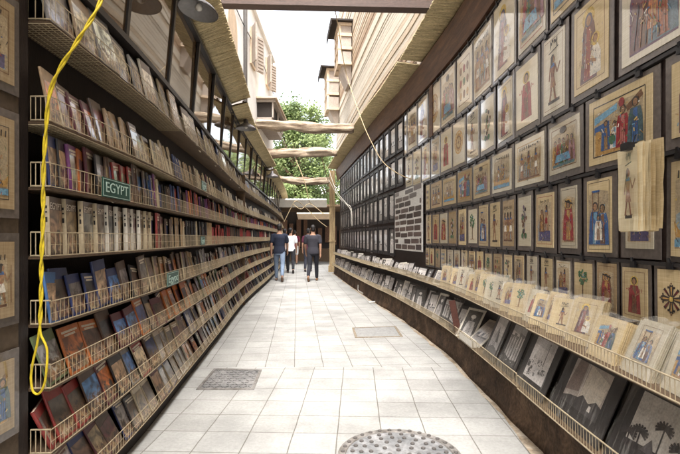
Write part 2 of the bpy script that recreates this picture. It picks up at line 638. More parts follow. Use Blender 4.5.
# round manhole cover
c = Vector((.37, 2.80, 0))
root = tag(empty('manhole_cover', Matrix.Translation(c)), 'round studded iron manhole cover set in the pale paving', 'manhole cover')
mb = MB(); mb.lathe([(.385, -.004), (.385, .006), (.375, .010), (.338, .010), (.334, .004), (.334, -.004)], (0, 0, 0), 48)
mb.build('frame', M['rim'], root)
mb = MB(); mb.lathe([(.330, -.003), (.330, .006), (.324, .008), (.0005, .008)], (0, 0, 0), 48)
mb.build('plate', M['steel'], root)
mb = MB(); mb.lathe([(.012, .004), (.012, .013), (.007, .016), (.0005, .016)], (0, 0, 0), 8)
o = mb.build('stud', M['stud']); STUD = o.data; bpy.data.objects.remove(o)
for r, n in ((.355, 32), (.295, 24), (.24, 19), (.18, 13), (.12, 8), (.06, 4)):
    for j in range(n):
        a = 2 * math.pi * (j + .25 * (r * 100 % 2)) / n
        inst(STUD, 'stud', root, Matrix.Translation((r * math.cos(a), r * math.sin(a), 0)) @ Matrix.Scale(1.2, 4))


def quad_cover(name, label, px, plate, frame, seed, hatch):
    P = []
    for x, y in px:
        Y = F * H / (y - HZ)
        P.append(Vector(((x - CX) * Y / F, Y, 0)))
    cen = sum(P, Vector()) / 4
    root = tag(empty(name, Matrix.Translation(cen)), label, 'drain cover')
    Q = [p - cen for p in P]
    inn = [q * .9 for q in Q]
    mb = MB()
    for i in range(4):
        j = (i + 1) % 4
        mb.loft([[Q[i] + Vector((0, 0, -.004)), Q[i] + Vector((0, 0, .007)), inn[i] + Vector((0, 0, .007)), inn[i] + Vector((0, 0, -.004))],
                 [Q[j] + Vector((0, 0, -.004)), Q[j] + Vector((0, 0, .007)), inn[j] + Vector((0, 0, .007)), inn[j] + Vector((0, 0, -.004))]])
    mb.build('frame', frame, root)
    mb = MB()
    ins = [q * .885 for q in Q]
    mb.loft([[q + Vector((0, 0, -.003)) for q in ins], [q + Vector((0, 0, .004)) for q in ins]])
    r2 = random.Random(seed)
    if hatch:
        for u in range(11):
            for v in range(9):
                a, b = (u + .5) / 11, (v + .5) / 9
                p = ins[0].lerp(ins[1], a).lerp(ins[3].lerp(ins[2], a), b)
                if r2.random() < .15: continue
                T = Matrix.Translation(p + Vector((0, 0, .004))) @ Matrix.Rotation(.78 if (u + v) % 2 else -.78, 4, 'Z')
                mb.box((-.019, -.0055, 0), (.019, .0055, .007), T)
    mb.build('plate', plate, root)


quad_cover('drain_cover', 'rectangular worn steel drain cover with raised tread beside the book shelves', [(196, 390), (254, 390), (262, 370), (214, 369)], M['drain'], M['rim'], 3, True)
quad_cover('drain_cover', 'pale rectangular cover plate with rusty edge in the paving near the print racks', [(355, 338), (403, 337), (396, 326.5), (352, 328)], M['cover_pale'], M['rust'], 4, False)

# ------------------------------------------------------------------ left: book wall
SZ = [2.29, 1.855, 1.57, 1.27, .975, .70, .42, .12]
sA, sB, sC = LW.s_of(1.95), LW.s_of(9.0), LW.s_of(25.5)
mb = MB(); sweep(mb, LW, sA, sC, rect(-.26, -.20, 0, 3.5))
tag(mb.build('book_wall', M['dark_wood']), 'dark timber back wall behind the long bookshelves', 'wall')
mb = MB(); sweep(mb, LW, LW.s_of(1.885), LW.s_of(1.948), rect(-.30, -.095, 0, 3.5))
tag(mb.build('wooden_post', M['dark_wood']), 'dark wooden post at the end of the bookshelves by the yellow rope', 'post')
mb = MB(); sweep(mb, LW, LW.s_of(-7.5), LW.s_of(1.88), rect(-.14, -.09, 0, 3.5))
tag(mb.build('hanging_board', mat('brown_board_flat', (.085, .058, .035), .8, .25, 3, .2)), 'brown board hung with papyrus beside the end of the bookshelves', 'board')

SHELF = ['the topmost wire shelf', 'the wire shelf second from the top', 'the shelf with the capital EGYPT sign', 'the shelf under the capital EGYPT sign',
         'the shelf with the lettered Egypt sign', 'the shelf below the lettered Egypt sign', 'the wire shelf second from the ground', 'the lowest wire shelf']
RAIL = .105
for k, z in enumerate(SZ):
    for u, (a, b, pitch) in enumerate(((sA, sB, .034), (sB + .03, sC, .05))):
        root = tag(empty('wire_shelf', Matrix.Translation(LW.pt(a, 0, z))), SHELF[k].replace('the ', '', 1).replace('wire ', '').replace('shelf', 'cream wire book shelf', 1) +
                   (', run with the yellow rope' if u == 0 else ', farther run beyond the joint'), 'shelf', 'wire book shelves along the alley')
        L0 = LW.pt(a, 0, z)
        mb = MB(); sweep(mb, LW, a + .004, b, rect(-.19, -.006, z - .012, z), .25)
        mb.build('shelf_board', M['shelf'], root).location = -L0
        mb = MB()
        n = max(2, int((b - a) / .25))
        sag = lambda s: .008 * noise.noise(Vector((s * .9, k * 3.1, 2)))
        for zz, r in ((z + RAIL, .0025), (z + .004, .0025), (z + RAIL * .5, .0012)):
            mb.tube([LW.pt(a + (b - a) * i / n, 0, zz + (sag(a + (b - a) * i / n) if zz > z + .02 else 0)) for i in range(n + 1)], r, 5)
        m_ = int((b - a) / pitch)
        for i in range(m_ + 1):
            s = a + (b - a) * i / m_
            dj = rnd.uniform(-.004, .004)
            mb.tube([LW.pt(s, .0005, z + .002), LW.pt(s + dj, .0005, z + RAIL + sag(s))], (.00115 if i < 60 else .0017) if u == 0 else .003, 4, caps=False)
        if u == 0:      # end panel and mesh under the board
            dd = .13 if k == 0 else .085
            for zz in (z + RAIL, z + .004):
                mb.tube([LW.pt(a, 0, zz), LW.pt(a, -dd, zz)], .0036, 5)
            for i in range(1, 5):
                mb.tube([LW.pt(a, -dd * i / 4, z), LW.pt(a, -dd * i / 4, z + RAIL)], .0022, 4)
            if k < 2:
                for i in range(90):
                    s = a + i * .022
                    mb.tube([LW.pt(s, 0, z - .017), LW.pt(s, -.18, z - .017)], .0019, 4, caps=False)
                for i in range(7):
                    mb.tube([LW.pt(a + .1 * q, -.028 * i, z - .016) for q in range(20)], .0019, 4)
        mb.build('wire_rail', M['wire'], root).location = -L0
# the joint between the two runs
mb = MB(); sweep(mb, LW, sB + .004, sB + .026, rect(-.19, -.008, .02, 2.6))
tag(mb.build('wooden_upright', M['shelf']), 'brown wooden upright at the joint of the bookshelf runs', 'post')
mb = MB(); sweep(mb, LW, sA + .05, sC, rect(-.19, -.05, 0, .085), .3)
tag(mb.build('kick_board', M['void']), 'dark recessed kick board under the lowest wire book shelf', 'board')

# ------------------------------------------------------------------ books
PAL = {
    'red': (.22, .025, .02), 'orange': (.42, .12, .025), 'purple': (.13, .03, .12), 'dark blue': (.02, .03, .10), 'blue': (.05, .13, .30),
    'brown': (.075, .042, .026), 'black': (.018, .015, .016), 'cream': (.46, .38, .26), 'white': (.58, .55, .5), 'grey': (.2, .185, .175),
    'green': (.10, .13, .06), 'tan': (.30, .2, .11), 'maroon': (.09, .018, .025), 'yellow': (.45, .32, .05)}
# per shelf: lean, height, width, pitch range, thickness, palette, spine ('own','white')
STY = [(.22, (.285, .315), (.22, .25), (.19, .25), (.010, .018), ['grey', 'cream', 'grey', 'tan', 'brown', 'dark blue'], .3),
       (.20, (.225, .255), (.155, .175), (.085, .12), (.010, .016), ['brown', 'black', 'brown', 'maroon', 'brown', 'dark blue', 'tan'], .5),
       (.08, (.215, .25), (.15, .17), (.05, .095), (.010, .018), ['purple', 'orange', 'dark blue', 'red', 'green', 'black', 'brown', 'maroon', 'black', 'brown'], .05),
       (.03, (.24, .262), (.16, .175), (.08, .12), (.013, .02), ['brown', 'maroon', 'red', 'tan', 'black', 'brown', 'black'], .15),
       (.18, (.225, .25), (.16, .18), (.11, .16), (.010, .016), ['black', 'brown', 'grey', 'maroon', 'brown', 'tan', 'dark blue'], .12),
       (.32, (.23, .255), (.165, .19), (.13, .185), (.008, .015), ['green', 'maroon', 'tan', 'black', 'brown', 'cream', 'brown', 'orange'], .22),
       (.34, (.235, .26), (.165, .19), (.13, .185), (.008, .015), ['brown', 'black', 'maroon', 'tan', 'dark blue', 'brown', 'grey', 'red'], .22),
       (.40, (.235, .26), (.165, .19), (.13, .185), (.008, .015), ['black', 'dark blue', 'white', 'brown', 'white', 'black', 'maroon', 'cream'], .25)]
specs = []
for k, z in enumerate(SZ):
    lean, hh, ww, pp, tt, pal, white = STY[k]
    s = sA + (.045 if k == 6 else .018)
    first = True
    while s < sC - .2:
        run = rnd.choice([1, 1, 1, 2, 2, 3, 4]) if k in (1, 3) else rnd.choice([1, 1, 1, 2])
        cn = rnd.choice(pal)
        h_, w_, p_, t_ = rnd.uniform(*hh) * rnd.choice([1, 1, 1, 1, .9, .82]), rnd.uniform(*ww) * rnd.choice([1, 1, 1, .85]), rnd.uniform(*pp), rnd.uniform(*tt)
        ws = rnd.random() < white
        egypt = False
        if k == 3 and s < sA + 1.25:
            run, cn, ws, h_, p_, t_, egypt = rnd.choice([2, 3]), 'brown', True, .257, .138 if s < sA + .5 else .11, .022, True
        if k == 4 and s < sA + .5: cn, ws = 'dark blue', False
        if k == 2 and s < sA + .5: cn, ws, run, p_ = ['dark blue', 'black', 'purple', 'orange', 'maroon', 'black'][int((s - sA) / .085) % 6], False, 1, .085
        if k == 6 and first: cn, run, p_, ws = 'red', 1, .06, False
        if k == 4 and first: cn, run, p_, ws = 'blue', 1, .08, False
        if k == 5 and first: cn, run, p_, w_, h_ = 'green', 1, .16, .165, .235
        p_ = max(p_, t_ * 1.55)
        for q in range(run):
            if s > sC - .2: break
            specs.append(dict(k=k, s=s, w=w_, h=h_, t=t_, p=p_, c=cn, ws=ws, lean=lean + rnd.uniform(-.03, .05) * (1 if lean > .1 else .3), egypt=egypt, q=q,
                              j=rnd.uniform(.9, 1.12), jy=rnd.uniform(-.006, .006), yaw=rnd.uniform(-.10, .05), roll=rnd.gauss(0, .06) if k != 3 else rnd.gauss(0, .008)))
            s += p_ * rnd.uniform(.92, 1.1)
            first = False
            if egypt and q == 0: s += .0
        if rnd.random() < (.1 if k > 3 else .06): s += rnd.uniform(.03, .08)
specs.sort(key=lambda b: b['s'])
near, far = specs[:300], specs[300:]


def book_matrix(b):
    th = math.asin(min(.95, b['t'] * 1.1 / b['p'])) if b['p'] < b['w'] + .012 else b['yaw']
    m = LW.mw(b['s'], -.008 + b['jy'] - .004, SZ[b['k']] + .002)
    return m @ Matrix.Rotation(th, 4, 'Z') @ Matrix.Rotation(-b['lean'], 4, 'X') @ Matrix.Rotation(b['roll'], 4, 'Y')


_cache = {}
def book_meshes(w, t, h, ws):
    key = (round(w, 2), round(t * 250), round(h, 2), ws)
    if key in _cache: return _cache[key]
    w, t, h = key[0], key[1] / 250, key[2]
    mb = MB()      # cover: front board, back board, spine with a slightly rounded edge
    mb.box((.003, 0, 0), (w, .0016, h))
    mb.box((.003, t - .0016, 0), (w, t, h))
    prof = [(.003, 0), (.0008, .0016), (0, t * .35), (0, t * .65), (.0008, t - .0016), (.003, t)]
    r0 = [Vector((x, y, 0)) for x, y in prof] + [Vector((.0046, t - .0017, 0)), Vector((.0046, .0017, 0))]
    mb.loft([r0, [p + Vector((0, 0, h)) for p in r0]], 1 if ws else 0)
    cov = mb.build('paperback_book', [M['cover'], M['spine'] if h > .2501 and w > .165 and w < .2 else M['tan_spine']]).data
    mb = MB(); mb.box((.0048, .0018, .002), (w - .002, t - .0018, h - .002))
    pg = mb.build('page_block', M['pages']).data
    mb = MB(); mb.box((.008, -.0006, .012), (w - .006, .0003, h * .78))
    art = mb.build('cover_picture', M['art']).data
    for nm in (cov, pg, art):
        for o in [o for o in COL.objects if o.data == nm]:
            bpy.data.objects.remove(o)
    _cache[key] = (cov, pg, art, w, t, h)
    return _cache[key]


def text_mesh(body, size, extrude=.001, name='lettering', align='CENTER'):
    cu = bpy.data.curves.new(name, 'FONT')
    cu.body = body; cu.size = size; cu.extrude = extrude; cu.align_x = align; cu.align_y = 'CENTER'
    o = bpy.data.objects.new(name, cu)
    COL.objects.link(o)
    bpy.context.view_layer.update()
    me = bpy.data.meshes.new_from_object(o.evaluated_get(bpy.context.evaluated_depsgraph_get()))
    bpy.data.objects.remove(o)
    me.name = name
    me.transform(Matrix.Rotation(math.pi / 2, 4, 'X'))    # stands up, read from -y
    me.materials.clear()
    return me


TXT = text_mesh('EGYPT', .052, .0004, 'title')
TXT.materials.append(mat('title_ink', (.62, .55, .47), .5, .05))
mb = MB()
for i, (a, b) in enumerate(((.1, .9), (.2, .75))):
    mb.box((a, -.0009, .86 - i * .07), (b, .0, .905 - i * .07))
band = mb.build('title_band', M['cover']); BAND = band.data; bpy.data.objects.remove(band)
mb = MB()
for z, q in ((0, .012), (-.02, .007), (-.06, .022)): mb.box((-.0006, -.004, z), (.0006, .004, z + q))
o = mb.build('spine_mark', M['clip']); MARK = o.data; bpy.data.objects.remove(o)
tint = lambda f, c: tuple(min(1, x * f * rnd.uniform(.92, 1.08)) for x in c)
count = {}
for b in near:
    cov, pg, art, w_, t_, h_ = book_meshes(b['w'], b['t'], b['h'], b['ws'])
    col = tuple(x * b['j'] for x in PAL[b['c']])
    kind = b['c'] + (' white-spined' if b['ws'] else '')
    key = (b['k'], kind)
    count[key] = count.get(key, 0) + 1
    n = count[key]
    cn = ('white' if b['c'] == 'white' else b['c'])
    cn = cn.replace('dark blue', 'navy'); desc = ('pale-spined ' if b['ws'] and b['c'] != 'white' else '') + cn + ' book'
    o = inst(cov, 'paperback_book', None, book_matrix(b), col)
    tag(o, '%s %s from the yellow rope on %s' % (ORD[n] if n < len(ORD) else 'far', desc, SHELF[b['k']].replace('wire ', '')), 'book', 'books on the wire shelves')
    inst(pg, 'page_block', o)
    a = inst(art, 'cover_picture', o, None, tint(rnd.uniform(.6, 1.7), PAL[rnd.choice(['white', 'white', 'cream', 'grey', 'white'] if b['k'] == 0 else ['brown', 'tan', 'dark blue', 'blue', 'grey', 'cream', 'maroon', 'brown', 'grey', 'black', 'tan', 'orange'])]))
    if b['egypt']:
        mk = inst(MARK, 'spine_mark', o, Matrix.Translation((-.0009, t_ / 2, h_ * .8)))
        tx = inst(TXT, 'title', o, Matrix.Translation((w_ * .5, -.0008, h_ * .84)) @ Matrix.Scale(.155 / .19, 4))
    elif rnd.random() < .5:
        tb = inst(BAND, 'title_band', o, Matrix.Diagonal((w_, 1, h_, 1)), (.6, .52, .4) if b['c'] not in ('white', 'cream') else (.15, .06, .04))
mb = MB()
for b in far:
    T = book_matrix(b)
    c0 = tuple(x * b['j'] for x in PAL[b['c']])
    sp = (.56, .5, .4) if b['ws'] else c0
    pic = tint(rnd.uniform(.7, 1.6), [x * .5 + y * .5 for x, y in zip(c0, PAL[rnd.choice(['brown', 'tan', 'dark blue', 'blue', 'grey', 'cream', 'maroon', 'black', 'orange', 'white'])])])
    pgc = (.6, .53, .4)
    mb.box((0, 0, 0), (b['w'], b['t'], b['h']), T, cols=[pgc, pgc, c0, pgc, c0, sp])
    mb.poly([T @ Vector(p) for p in ((.014, -.0007, .02), (b['w'] - .012, -.0007, .02), (b['w'] - .012, -.0007, b['h'] * .7), (.014, -.0007, b['h'] * .7))], 0, pic)
tag(mb.build('distant_books', M['attr']), 'mass of book covers filling the wire shelves farther down the alley', 'books', kind='stuff')

# green signs on the rails
def rail_sign(Y, k, wd, ht, body, label, sx):
    m = LW.mw(LW.s_of(Y), .009, SZ[k] + .052)
    root = tag(empty('shelf_sign', m), label, 'sign', 'green shelf signs')
    mb = MB(); mb.box((-wd / 2, -.002, -ht / 2), (wd / 2, .003, ht / 2)); mb.build('plate', M['sign'], root)
    mb = MB()
    e = .006
    for lo, hi in (((-wd / 2 + e, -ht / 2 + e), (wd / 2 - e, -ht / 2 + e + .003)), ((-wd / 2 + e, ht / 2 - e - .003), (wd / 2 - e, ht / 2 - e)),
                   ((-wd / 2 + e, -ht / 2 + e + .004), (-wd / 2 + e + .003, ht / 2 - e - .004)), ((wd / 2 - e - .003, -ht / 2 + e + .004), (wd / 2 - e, ht / 2 - e - .004))):
        mb.box((lo[0], -.003, lo[1]), (hi[0], -.0021, hi[1]))
    mb.build('border_line', M['sign_text'], root)
    me = text_mesh(body, ht * .74, .0006)
    me.materials.append(M['sign_text'])
    xs = [v.co.x for v in me.vertices]
    fit = wd * .8 / (max(xs) - min(xs))
    inst(me, 'lettering', root, Matrix.Translation((0, -.0032, 0)) @ Matrix.Diagonal((fit, 1, 1, 1)))


rail_sign(2.56, 2, .35, .105, 'EGYPT', 'large green sign reading EGYPT in capitals on the book shelf rail', 1)
rail_sign(3.63, 4, .34, .11, 'Egypt', 'green sign reading Egypt in mixed letters two shelves below the EGYPT sign', 1)
rail_sign(4.86, 1, .24, .095, 'Egypt', 'small weathered green sign on the second shelf from the top', 1)
rail_sign(4.8, 3, .2, .09, 'Egypt', 'small green sign on the white book shelf, farther along than both lettered signs', 1)

# ------------------------------------------------------------------ left: glass cabinet, awning, lamps
sg0, sg1 = LW.s_of(-2.67), LW.s_of(24)
root = tag(empty('glass_cabinet', Matrix.Translation(LW.pt(sg0, -.06, 2.6))), 'long dark framed glass cabinet above the bookshelves, reflecting the bamboo opposite', 'cabinet')
L0 = LW.pt(sg0, -.06, 2.6)
def cab(mb, name, m):
    o = mb.build(name, m, root); o.location = -L0; return o
mb = MB(); sweep(mb, LW, sg0, sg1, rect(-.11, -.06, 2.595, 2.635)); cab(mb, 'bottom_rail', M['black'])
mb = MB(); sweep(mb, LW, sg0, sg1, rect(-.09, -.004, 3.41, 3.45)); cab(mb, 'top_rail', M['black'])
mb = MB(); sweep(mb, LW, sg0, sg1, rect(-.13, -.11, 2.6, 3.45)); cab(mb, 'back_panel', M['dark_wood'])
s = sg0
i = 0
while s < sg1 - .5:
    mb = MB(); sweep(mb, LW, s, s + .042, [(-.104, 2.637), (-.084, 2.637), (-.014, 3.408), (-.044, 3.408)], .1); cab(mb, 'mullion', M['black'])
    e = min(s + .93, sg1)
    tl = rnd.uniform(-.008, .008)
    mb = MB()
    n = 3
    a0, a1 = s + .044, e - .002
    pa, pb = LW.pt(a0, -.098, 2.637), LW.pt(a1, -.098 + tl, 2.637)
    nn = LW.frame((a0 + a1) / 2)[2]
    up = Vector((0, 0, .771)) + nn * (.06 + rnd.uniform(-.012, .012))
    th = nn * -.004
    mb.loft([[pa, pb, pb + th, pa + th], [pa + up, pb + up, pb + th + up, pa + th + up]])
    cab(mb, 'pane', M['pane'])
    s = e
    i += 1


def awning(path, y0, y1, d0, z0, d1, z1, label, edge=True):
    s0, s1 = path.s_of(y0), path.s_of(y1)
    L0 = path.pt(s0, d0, z0)
    root = tag(empty('bamboo_awning', Matrix.Translation(L0)), label, 'awning', 'bamboo awnings over the alley sides')
    mb = MB()
    s = s0
    while s < s1:
        r = rnd.uniform(.012, .017)
        e = d1 + rnd.uniform(-.004, .005)
        zj = rnd.uniform(-.004, .004)
        mid = (d0 + e) / 2
        mb.tube([path.pt(s, d0, z0 + zj), path.pt(s + rnd.uniform(-.004, .004), mid, (z0 + z1) / 2 + zj), path.pt(s + rnd.uniform(-.006, .006), e, z1 + zj)], [r, r * 1.02, r * .93], 6)
        s += r * 2.12
    o = mb.build('slat', M['bamboo'], root, True); o.location = -L0
    mb = MB()
    sweep(mb, path, s0, s1, [(d0, z0 + .016), (d1 - .02, z1 + .016), (d1 - .02, z1 + .03), (d0, z0 + .03)])
    o = mb.build('light_block_sheet', M['shelf'], root); o.location = -L0  # added sheet, hidden above the slats, to block light from overhead
    mb = MB()
    for f in (.25, .8):
        dd, zz = d0 + (d1 - d0) * f, z0 + (z1 - z0) * f
        sweep(mb, path, s0, s1, rect(dd - .012, dd + .012, zz + .031, zz + .06))
    o = mb.build('batten', M['shelf'], root); o.location = -L0


awning(LW, -6, 7.3, -.12, 3.48, .27, 3.63, 'long bamboo slat awning above the glass cabinet beside the round lamp')
awning(LW, 7.2, 13.5, -.12, 3.40, .24, 3.50, 'bamboo slat awning above the bookshelves behind the gooseneck lamp')
awning(LW, 13.4, 24.0, -.12, 3.30, .24, 3.38, 'small far bamboo awning above the end of the bookshelves')


def lamp(p, tilt, r, label, neck):
    root = tag(empty('pendant_lamp', Matrix.Translation(p)), label, 'lamp', 'enamel lamps under the awning')
    T = Matrix.Rotation(tilt[0], 4, 'X') @ Matrix.Rotation(tilt[1], 4, 'Y')
    prof = [(r, 0), (r * 1.01, .004), (r * .82, r * .22), (r * .5, r * .42), (r * .26, r * .56), (r * .22, r * .85), (r * .12, r * .95), (.004, r * .97)]
    inner = [(.003, r * .5), (r * .3, r * .46), (r * .78, r * .2), (r * .975, .003)]
    mb = MB(); mb.lathe(prof, (0, 0, 0), 28, T=T, caps=False)
    mb.build('lamp_shade', M['lamp'], root, True)
    mb = MB()
    mb.lathe([(a, b - .004) for a, b in inner], (0, 0, 0), 28, T=T, caps=False)
    mb.build('shade_lining', M['lamp_in'], root, True)
    mb = MB(); mb.lathe([(.003, r * -.0), (r * .16, r * .08), (r * .19, r * .2), (r * .12, r * .36), (.003, r * .4)], (0, 0, 0), 14, T=T)
    mb.build('bulb', M['bulb'], root, True)
    mb = MB(); mb.tube([Vector(q) - p for q in neck], .011, 7)
    mb.build('gooseneck', M['black'], root, True)


p = at(198, 11, 3.75)
lamp(p, (-.10, .16), .165, 'large round enamel lamp hanging under the awning edge, topmost of the lamps',
     [p + Vector((0, .01, .17)), p + Vector((-.02, .02, .22)), p + Vector((-.10, .05, .16)), LW.pt(LW.s_of(3.85), -.05, 3.45)])
s = LW.s_of(8.0)
p = LW.pt(s, .13, 3.28)
lamp(p, (.0, .0), .18, 'grey gooseneck lamp with wide shade at mid alley, below the bamboo edge',
     [p + Vector((0, 0, .16)), p + Vector((0, 0, .26)), LW.pt(s, .09, 3.575), LW.pt(s, .02, 3.5), LW.pt(s, -.05, 3.44)])
s = LW.s_of(12.6)
p = LW.pt(s, .2, 3.05)
lamp(p, (.0, .0), .18, 'small distant gooseneck lamp above the far bookshelves',
     [p + Vector((0, 0, .16)), p + Vector((0, 0, .22)), LW.pt(s, .16, 3.34), LW.pt(s, -.05, 3.28)])

# yellow rope
ctrl = [LW.pt(LW.s_of(2.25), .25, 3.62), at(118, -60, 2.0), at(101, 0, 1.9), at(78, 40, 1.86), at(59, 70, 1.85), at(49.5, 95, 1.85), at(46, 130, 1.85), at(43.5, 170, 1.85), at(43, 220, 1.85),
        at(41.5, 260, 1.85), at(41, 300, 1.85), at(40, 325, 1.85)]
def smooth(pts, n=14):
    P = [pts[0]] + list(pts) + [pts[-1]]
    out = []
    for i in range(1, len(P) - 2):
        a, b, c_, d = P[i - 1:i + 3]
        for k in range(n):
            t = k / n
            out.append(.5 * ((2 * b) + (c_ - a) * t + (2 * a - 5 * b + 4 * c_ - d) * t * t + (3 * b - a - 3 * c_ + d) * t ** 3))
    out.append(P[-2])
    return out
cl = smooth(ctrl)
mb = MB()
for ph in (0, math.pi):
    pts, ln = [], 0
    for i, q in enumerate(cl):
        if i: ln += (q - cl[i - 1]).length
        a = ln / .21 * 2 * math.pi + ph + .7 * math.sin(ln * 5)
        k = min(1, (len(cl) - 1 - i) / 6)
        t = (cl[min(i + 1, len(cl) - 1)] - cl[max(i - 1, 0)]).normalized()
        u = t.cross(Vector((0, 1, 0))).normalized(); v = t.cross(u)
        pts.append(q + (u * math.cos(a) + v * math.sin(a)) * .0042 * (k * .9 + .1))
    if ph == 0:
        loop = smooth([at(40, 325, 1.85), at(41, 335, 1.85), at(47, 350, 1.845), at(46, 375, 1.845), at(43, 388, 1.845), at(38, 394, 1.85), at(33, 391, 1.855), at(31, 378, 1.86), at(33, 362, 1.86), at(37, 345, 1.855), at(40, 326, 1.85)], 8)
        pts += loop[1:]
    mb.tube(pts, .0047, 8)
tag(mb.build('yellow_rope', M['rope'], None, True), 'twisted yellow rope hanging in a loop over the end of the bookshelves', 'rope')

# ------------------------------------------------------------------ artwork
SK, DK, BR, OC, CR, BL, LB, GR, GD, WH, PU = (.30, .16, .08), (.03, .022, .02), (.16, .075, .035), (.42, .24, .07), (.26, .02, .025), (.03, .09, .24), (.14, .30, .42), (.05, .13, .06), (.58, .40, .10), (.68, .63, .54), (.10, .04, .08)


class Art:
    """Flat painted shapes on a unit sheet: x to the right, z up."""
    def __init__(self, w, h):
        self.mb = MB(); self.w, self.h, self.n = w, h, 0

    def P(self, pts, col):
        self.n += 1
        y = -.0006 - .00005 * self.n
        k = rnd.uniform(.88, 1.12)
        self.mb.poly([((x - .5) * self.w, y, z * self.h) for x, z in pts], 0, tuple(c * k for c in col))

    def E(self, x, z, rx, rz, col, n=12):
        self.P([(x + rx * math.cos(2 * math.pi * i / n), z + rz * math.sin(2 * math.pi * i / n)) for i in range(n)], col)

    def L(self, a, b, t, col):
        dx, dz = b[0] - a[0], b[1] - a[1]
        asp = self.h / self.w
        l = math.hypot(dx, dz * asp) or 1
        ux, uz = -dz * asp / l * t / 2, dx / l * t / 2 / asp
        self.P([(a[0] - ux, a[1] - uz), (b[0] - ux, b[1] - uz), (b[0] + ux, b[1] + uz), (a[0] + ux, a[1] + uz)], col)

    def robe(self, x, z, h, robe, inner, halo=None, skin=SK, lean=0):
        asp = self.w / self.h
        k = h
        rx = lambda v: v * k / asp * 1.3
        if halo: self.E(x + lean, z + k * .86, rx(.13), k * .13, halo, 16)
        self.P([(x - rx(.2), z), (x + rx(.2), z), (x + rx(.17) + lean, z + k * .55), (x + rx(.12) + lean, z + k * .74), (x - rx(.12) + lean, z + k * .74), (x - rx(.17) + lean, z + k * .55)], robe)
        self.P([(x - rx(.07), z + k * .02), (x + rx(.09), z + k * .02), (x + rx(.05) + lean, z + k * .72), (x - rx(.05) + lean, z + k * .72)], inner)
        self.L((x - rx(.14) + lean, z + k * .66), (x + rx(.02) + lean, z + k * .46), rx(.07), robe)
        self.E(x + rx(.04) + lean, z + k * .47, rx(.035), k * .03, skin)
        self.E(x + lean, z + k * .86, rx(.085), k * .105, DK)
        self.E(x + lean, z + k * .845, rx(.055), k * .08, skin)
        for q in range(4):
            self.L((x - rx(.1) + rx(.06) * q, z + k * .04), (x - rx(.07) + rx(.045) * q + lean, z + k * .5), rx(.012), tuple(c * .5 for c in robe))

    def walker(self, x, z, h, skin, kilt, d=1, staff=False, wig=DK):
        asp = self.w / self.h
        rx = lambda v: v * h / asp * d
        self.L((x - rx(.02), z + h * .45), (x - rx(.13), z), abs(rx(.07)), skin)
        self.L((x + rx(.02), z + h * .45), (x + rx(.13), z), abs(rx(.07)), skin)
        self.P([(x - rx(.13), z), (x - rx(.03), z), (x - rx(.1), z + h * .03)], skin)
        self.P([(x + rx(.13), z), (x + rx(.24), z), (x + rx(.14), z + h * .03)], skin)
        self.P([(x - rx(.12), z + h * .28), (x + rx(.15), z + h * .28), (x + rx(.07), z + h * .52), (x - rx(.07), z + h * .52)], kilt)
        self.P([(x - rx(.06), z + h * .5), (x + rx(.06), z + h * .5), (x + rx(.13), z + h * .78), (x - rx(.13), z + h * .78)], skin)
        self.P([(x - rx(.1), z + h * .72), (x + rx(.1), z + h * .72), (x + rx(.06), z + h * .8), (x - rx(.06), z + h * .8)], BL)
        self.L((x + rx(.11), z + h * .75), (x + rx(.2), z + h * .55), abs(rx(.05)), skin)
        self.L((x + rx(.2), z + h * .55), (x + rx(.33), z + h * .74), abs(rx(.045)), skin)
        self.L((x - rx(.11), z + h * .75), (x - rx(.16), z + h * .45), abs(rx(.05)), skin)
        self.E(x + rx(.03), z + h * .88, abs(rx(.065)), h * .075, skin)
        self.P([(x - rx(.1), z + h * .77), (x - rx(.0), z + h * .77), (x + rx(.02), z + h * .93), (x + rx(.06), z + h * .97), (x - rx(.03), z + h), (x - rx(.09), z + h * .94)], wig)
        if staff: self.L((x + rx(.33), z), (x + rx(.33), z + h * .95), abs(rx(.02)), BR)

    def glyphs(self, x0, x1, z0, z1, n, col=DK):
        for i in range(n):
            x, z = x0 + (x1 - x0) * (i + .5) / n, rnd.uniform(z0, z1)
            if rnd.random() < .5: self.E(x, z, (x1 - x0) / n * .35, (z1 - z0) * .22, col, 7)
            else: self.L((x, z0), (x + .01, z1), (x1 - x0) / n * .3, col)

    def frame(self, m, col, t=.02):
        a = self.w / self.h
        for p, q in (((m, m * a), (1 - m, m * a)), ((m, 1 - m * a), (1 - m, 1 - m * a)), ((m, m * a), (m, 1 - m * a)), ((1 - m, m * a), (1 - m, 1 - m * a))):
            self.L(p, q, t, col)


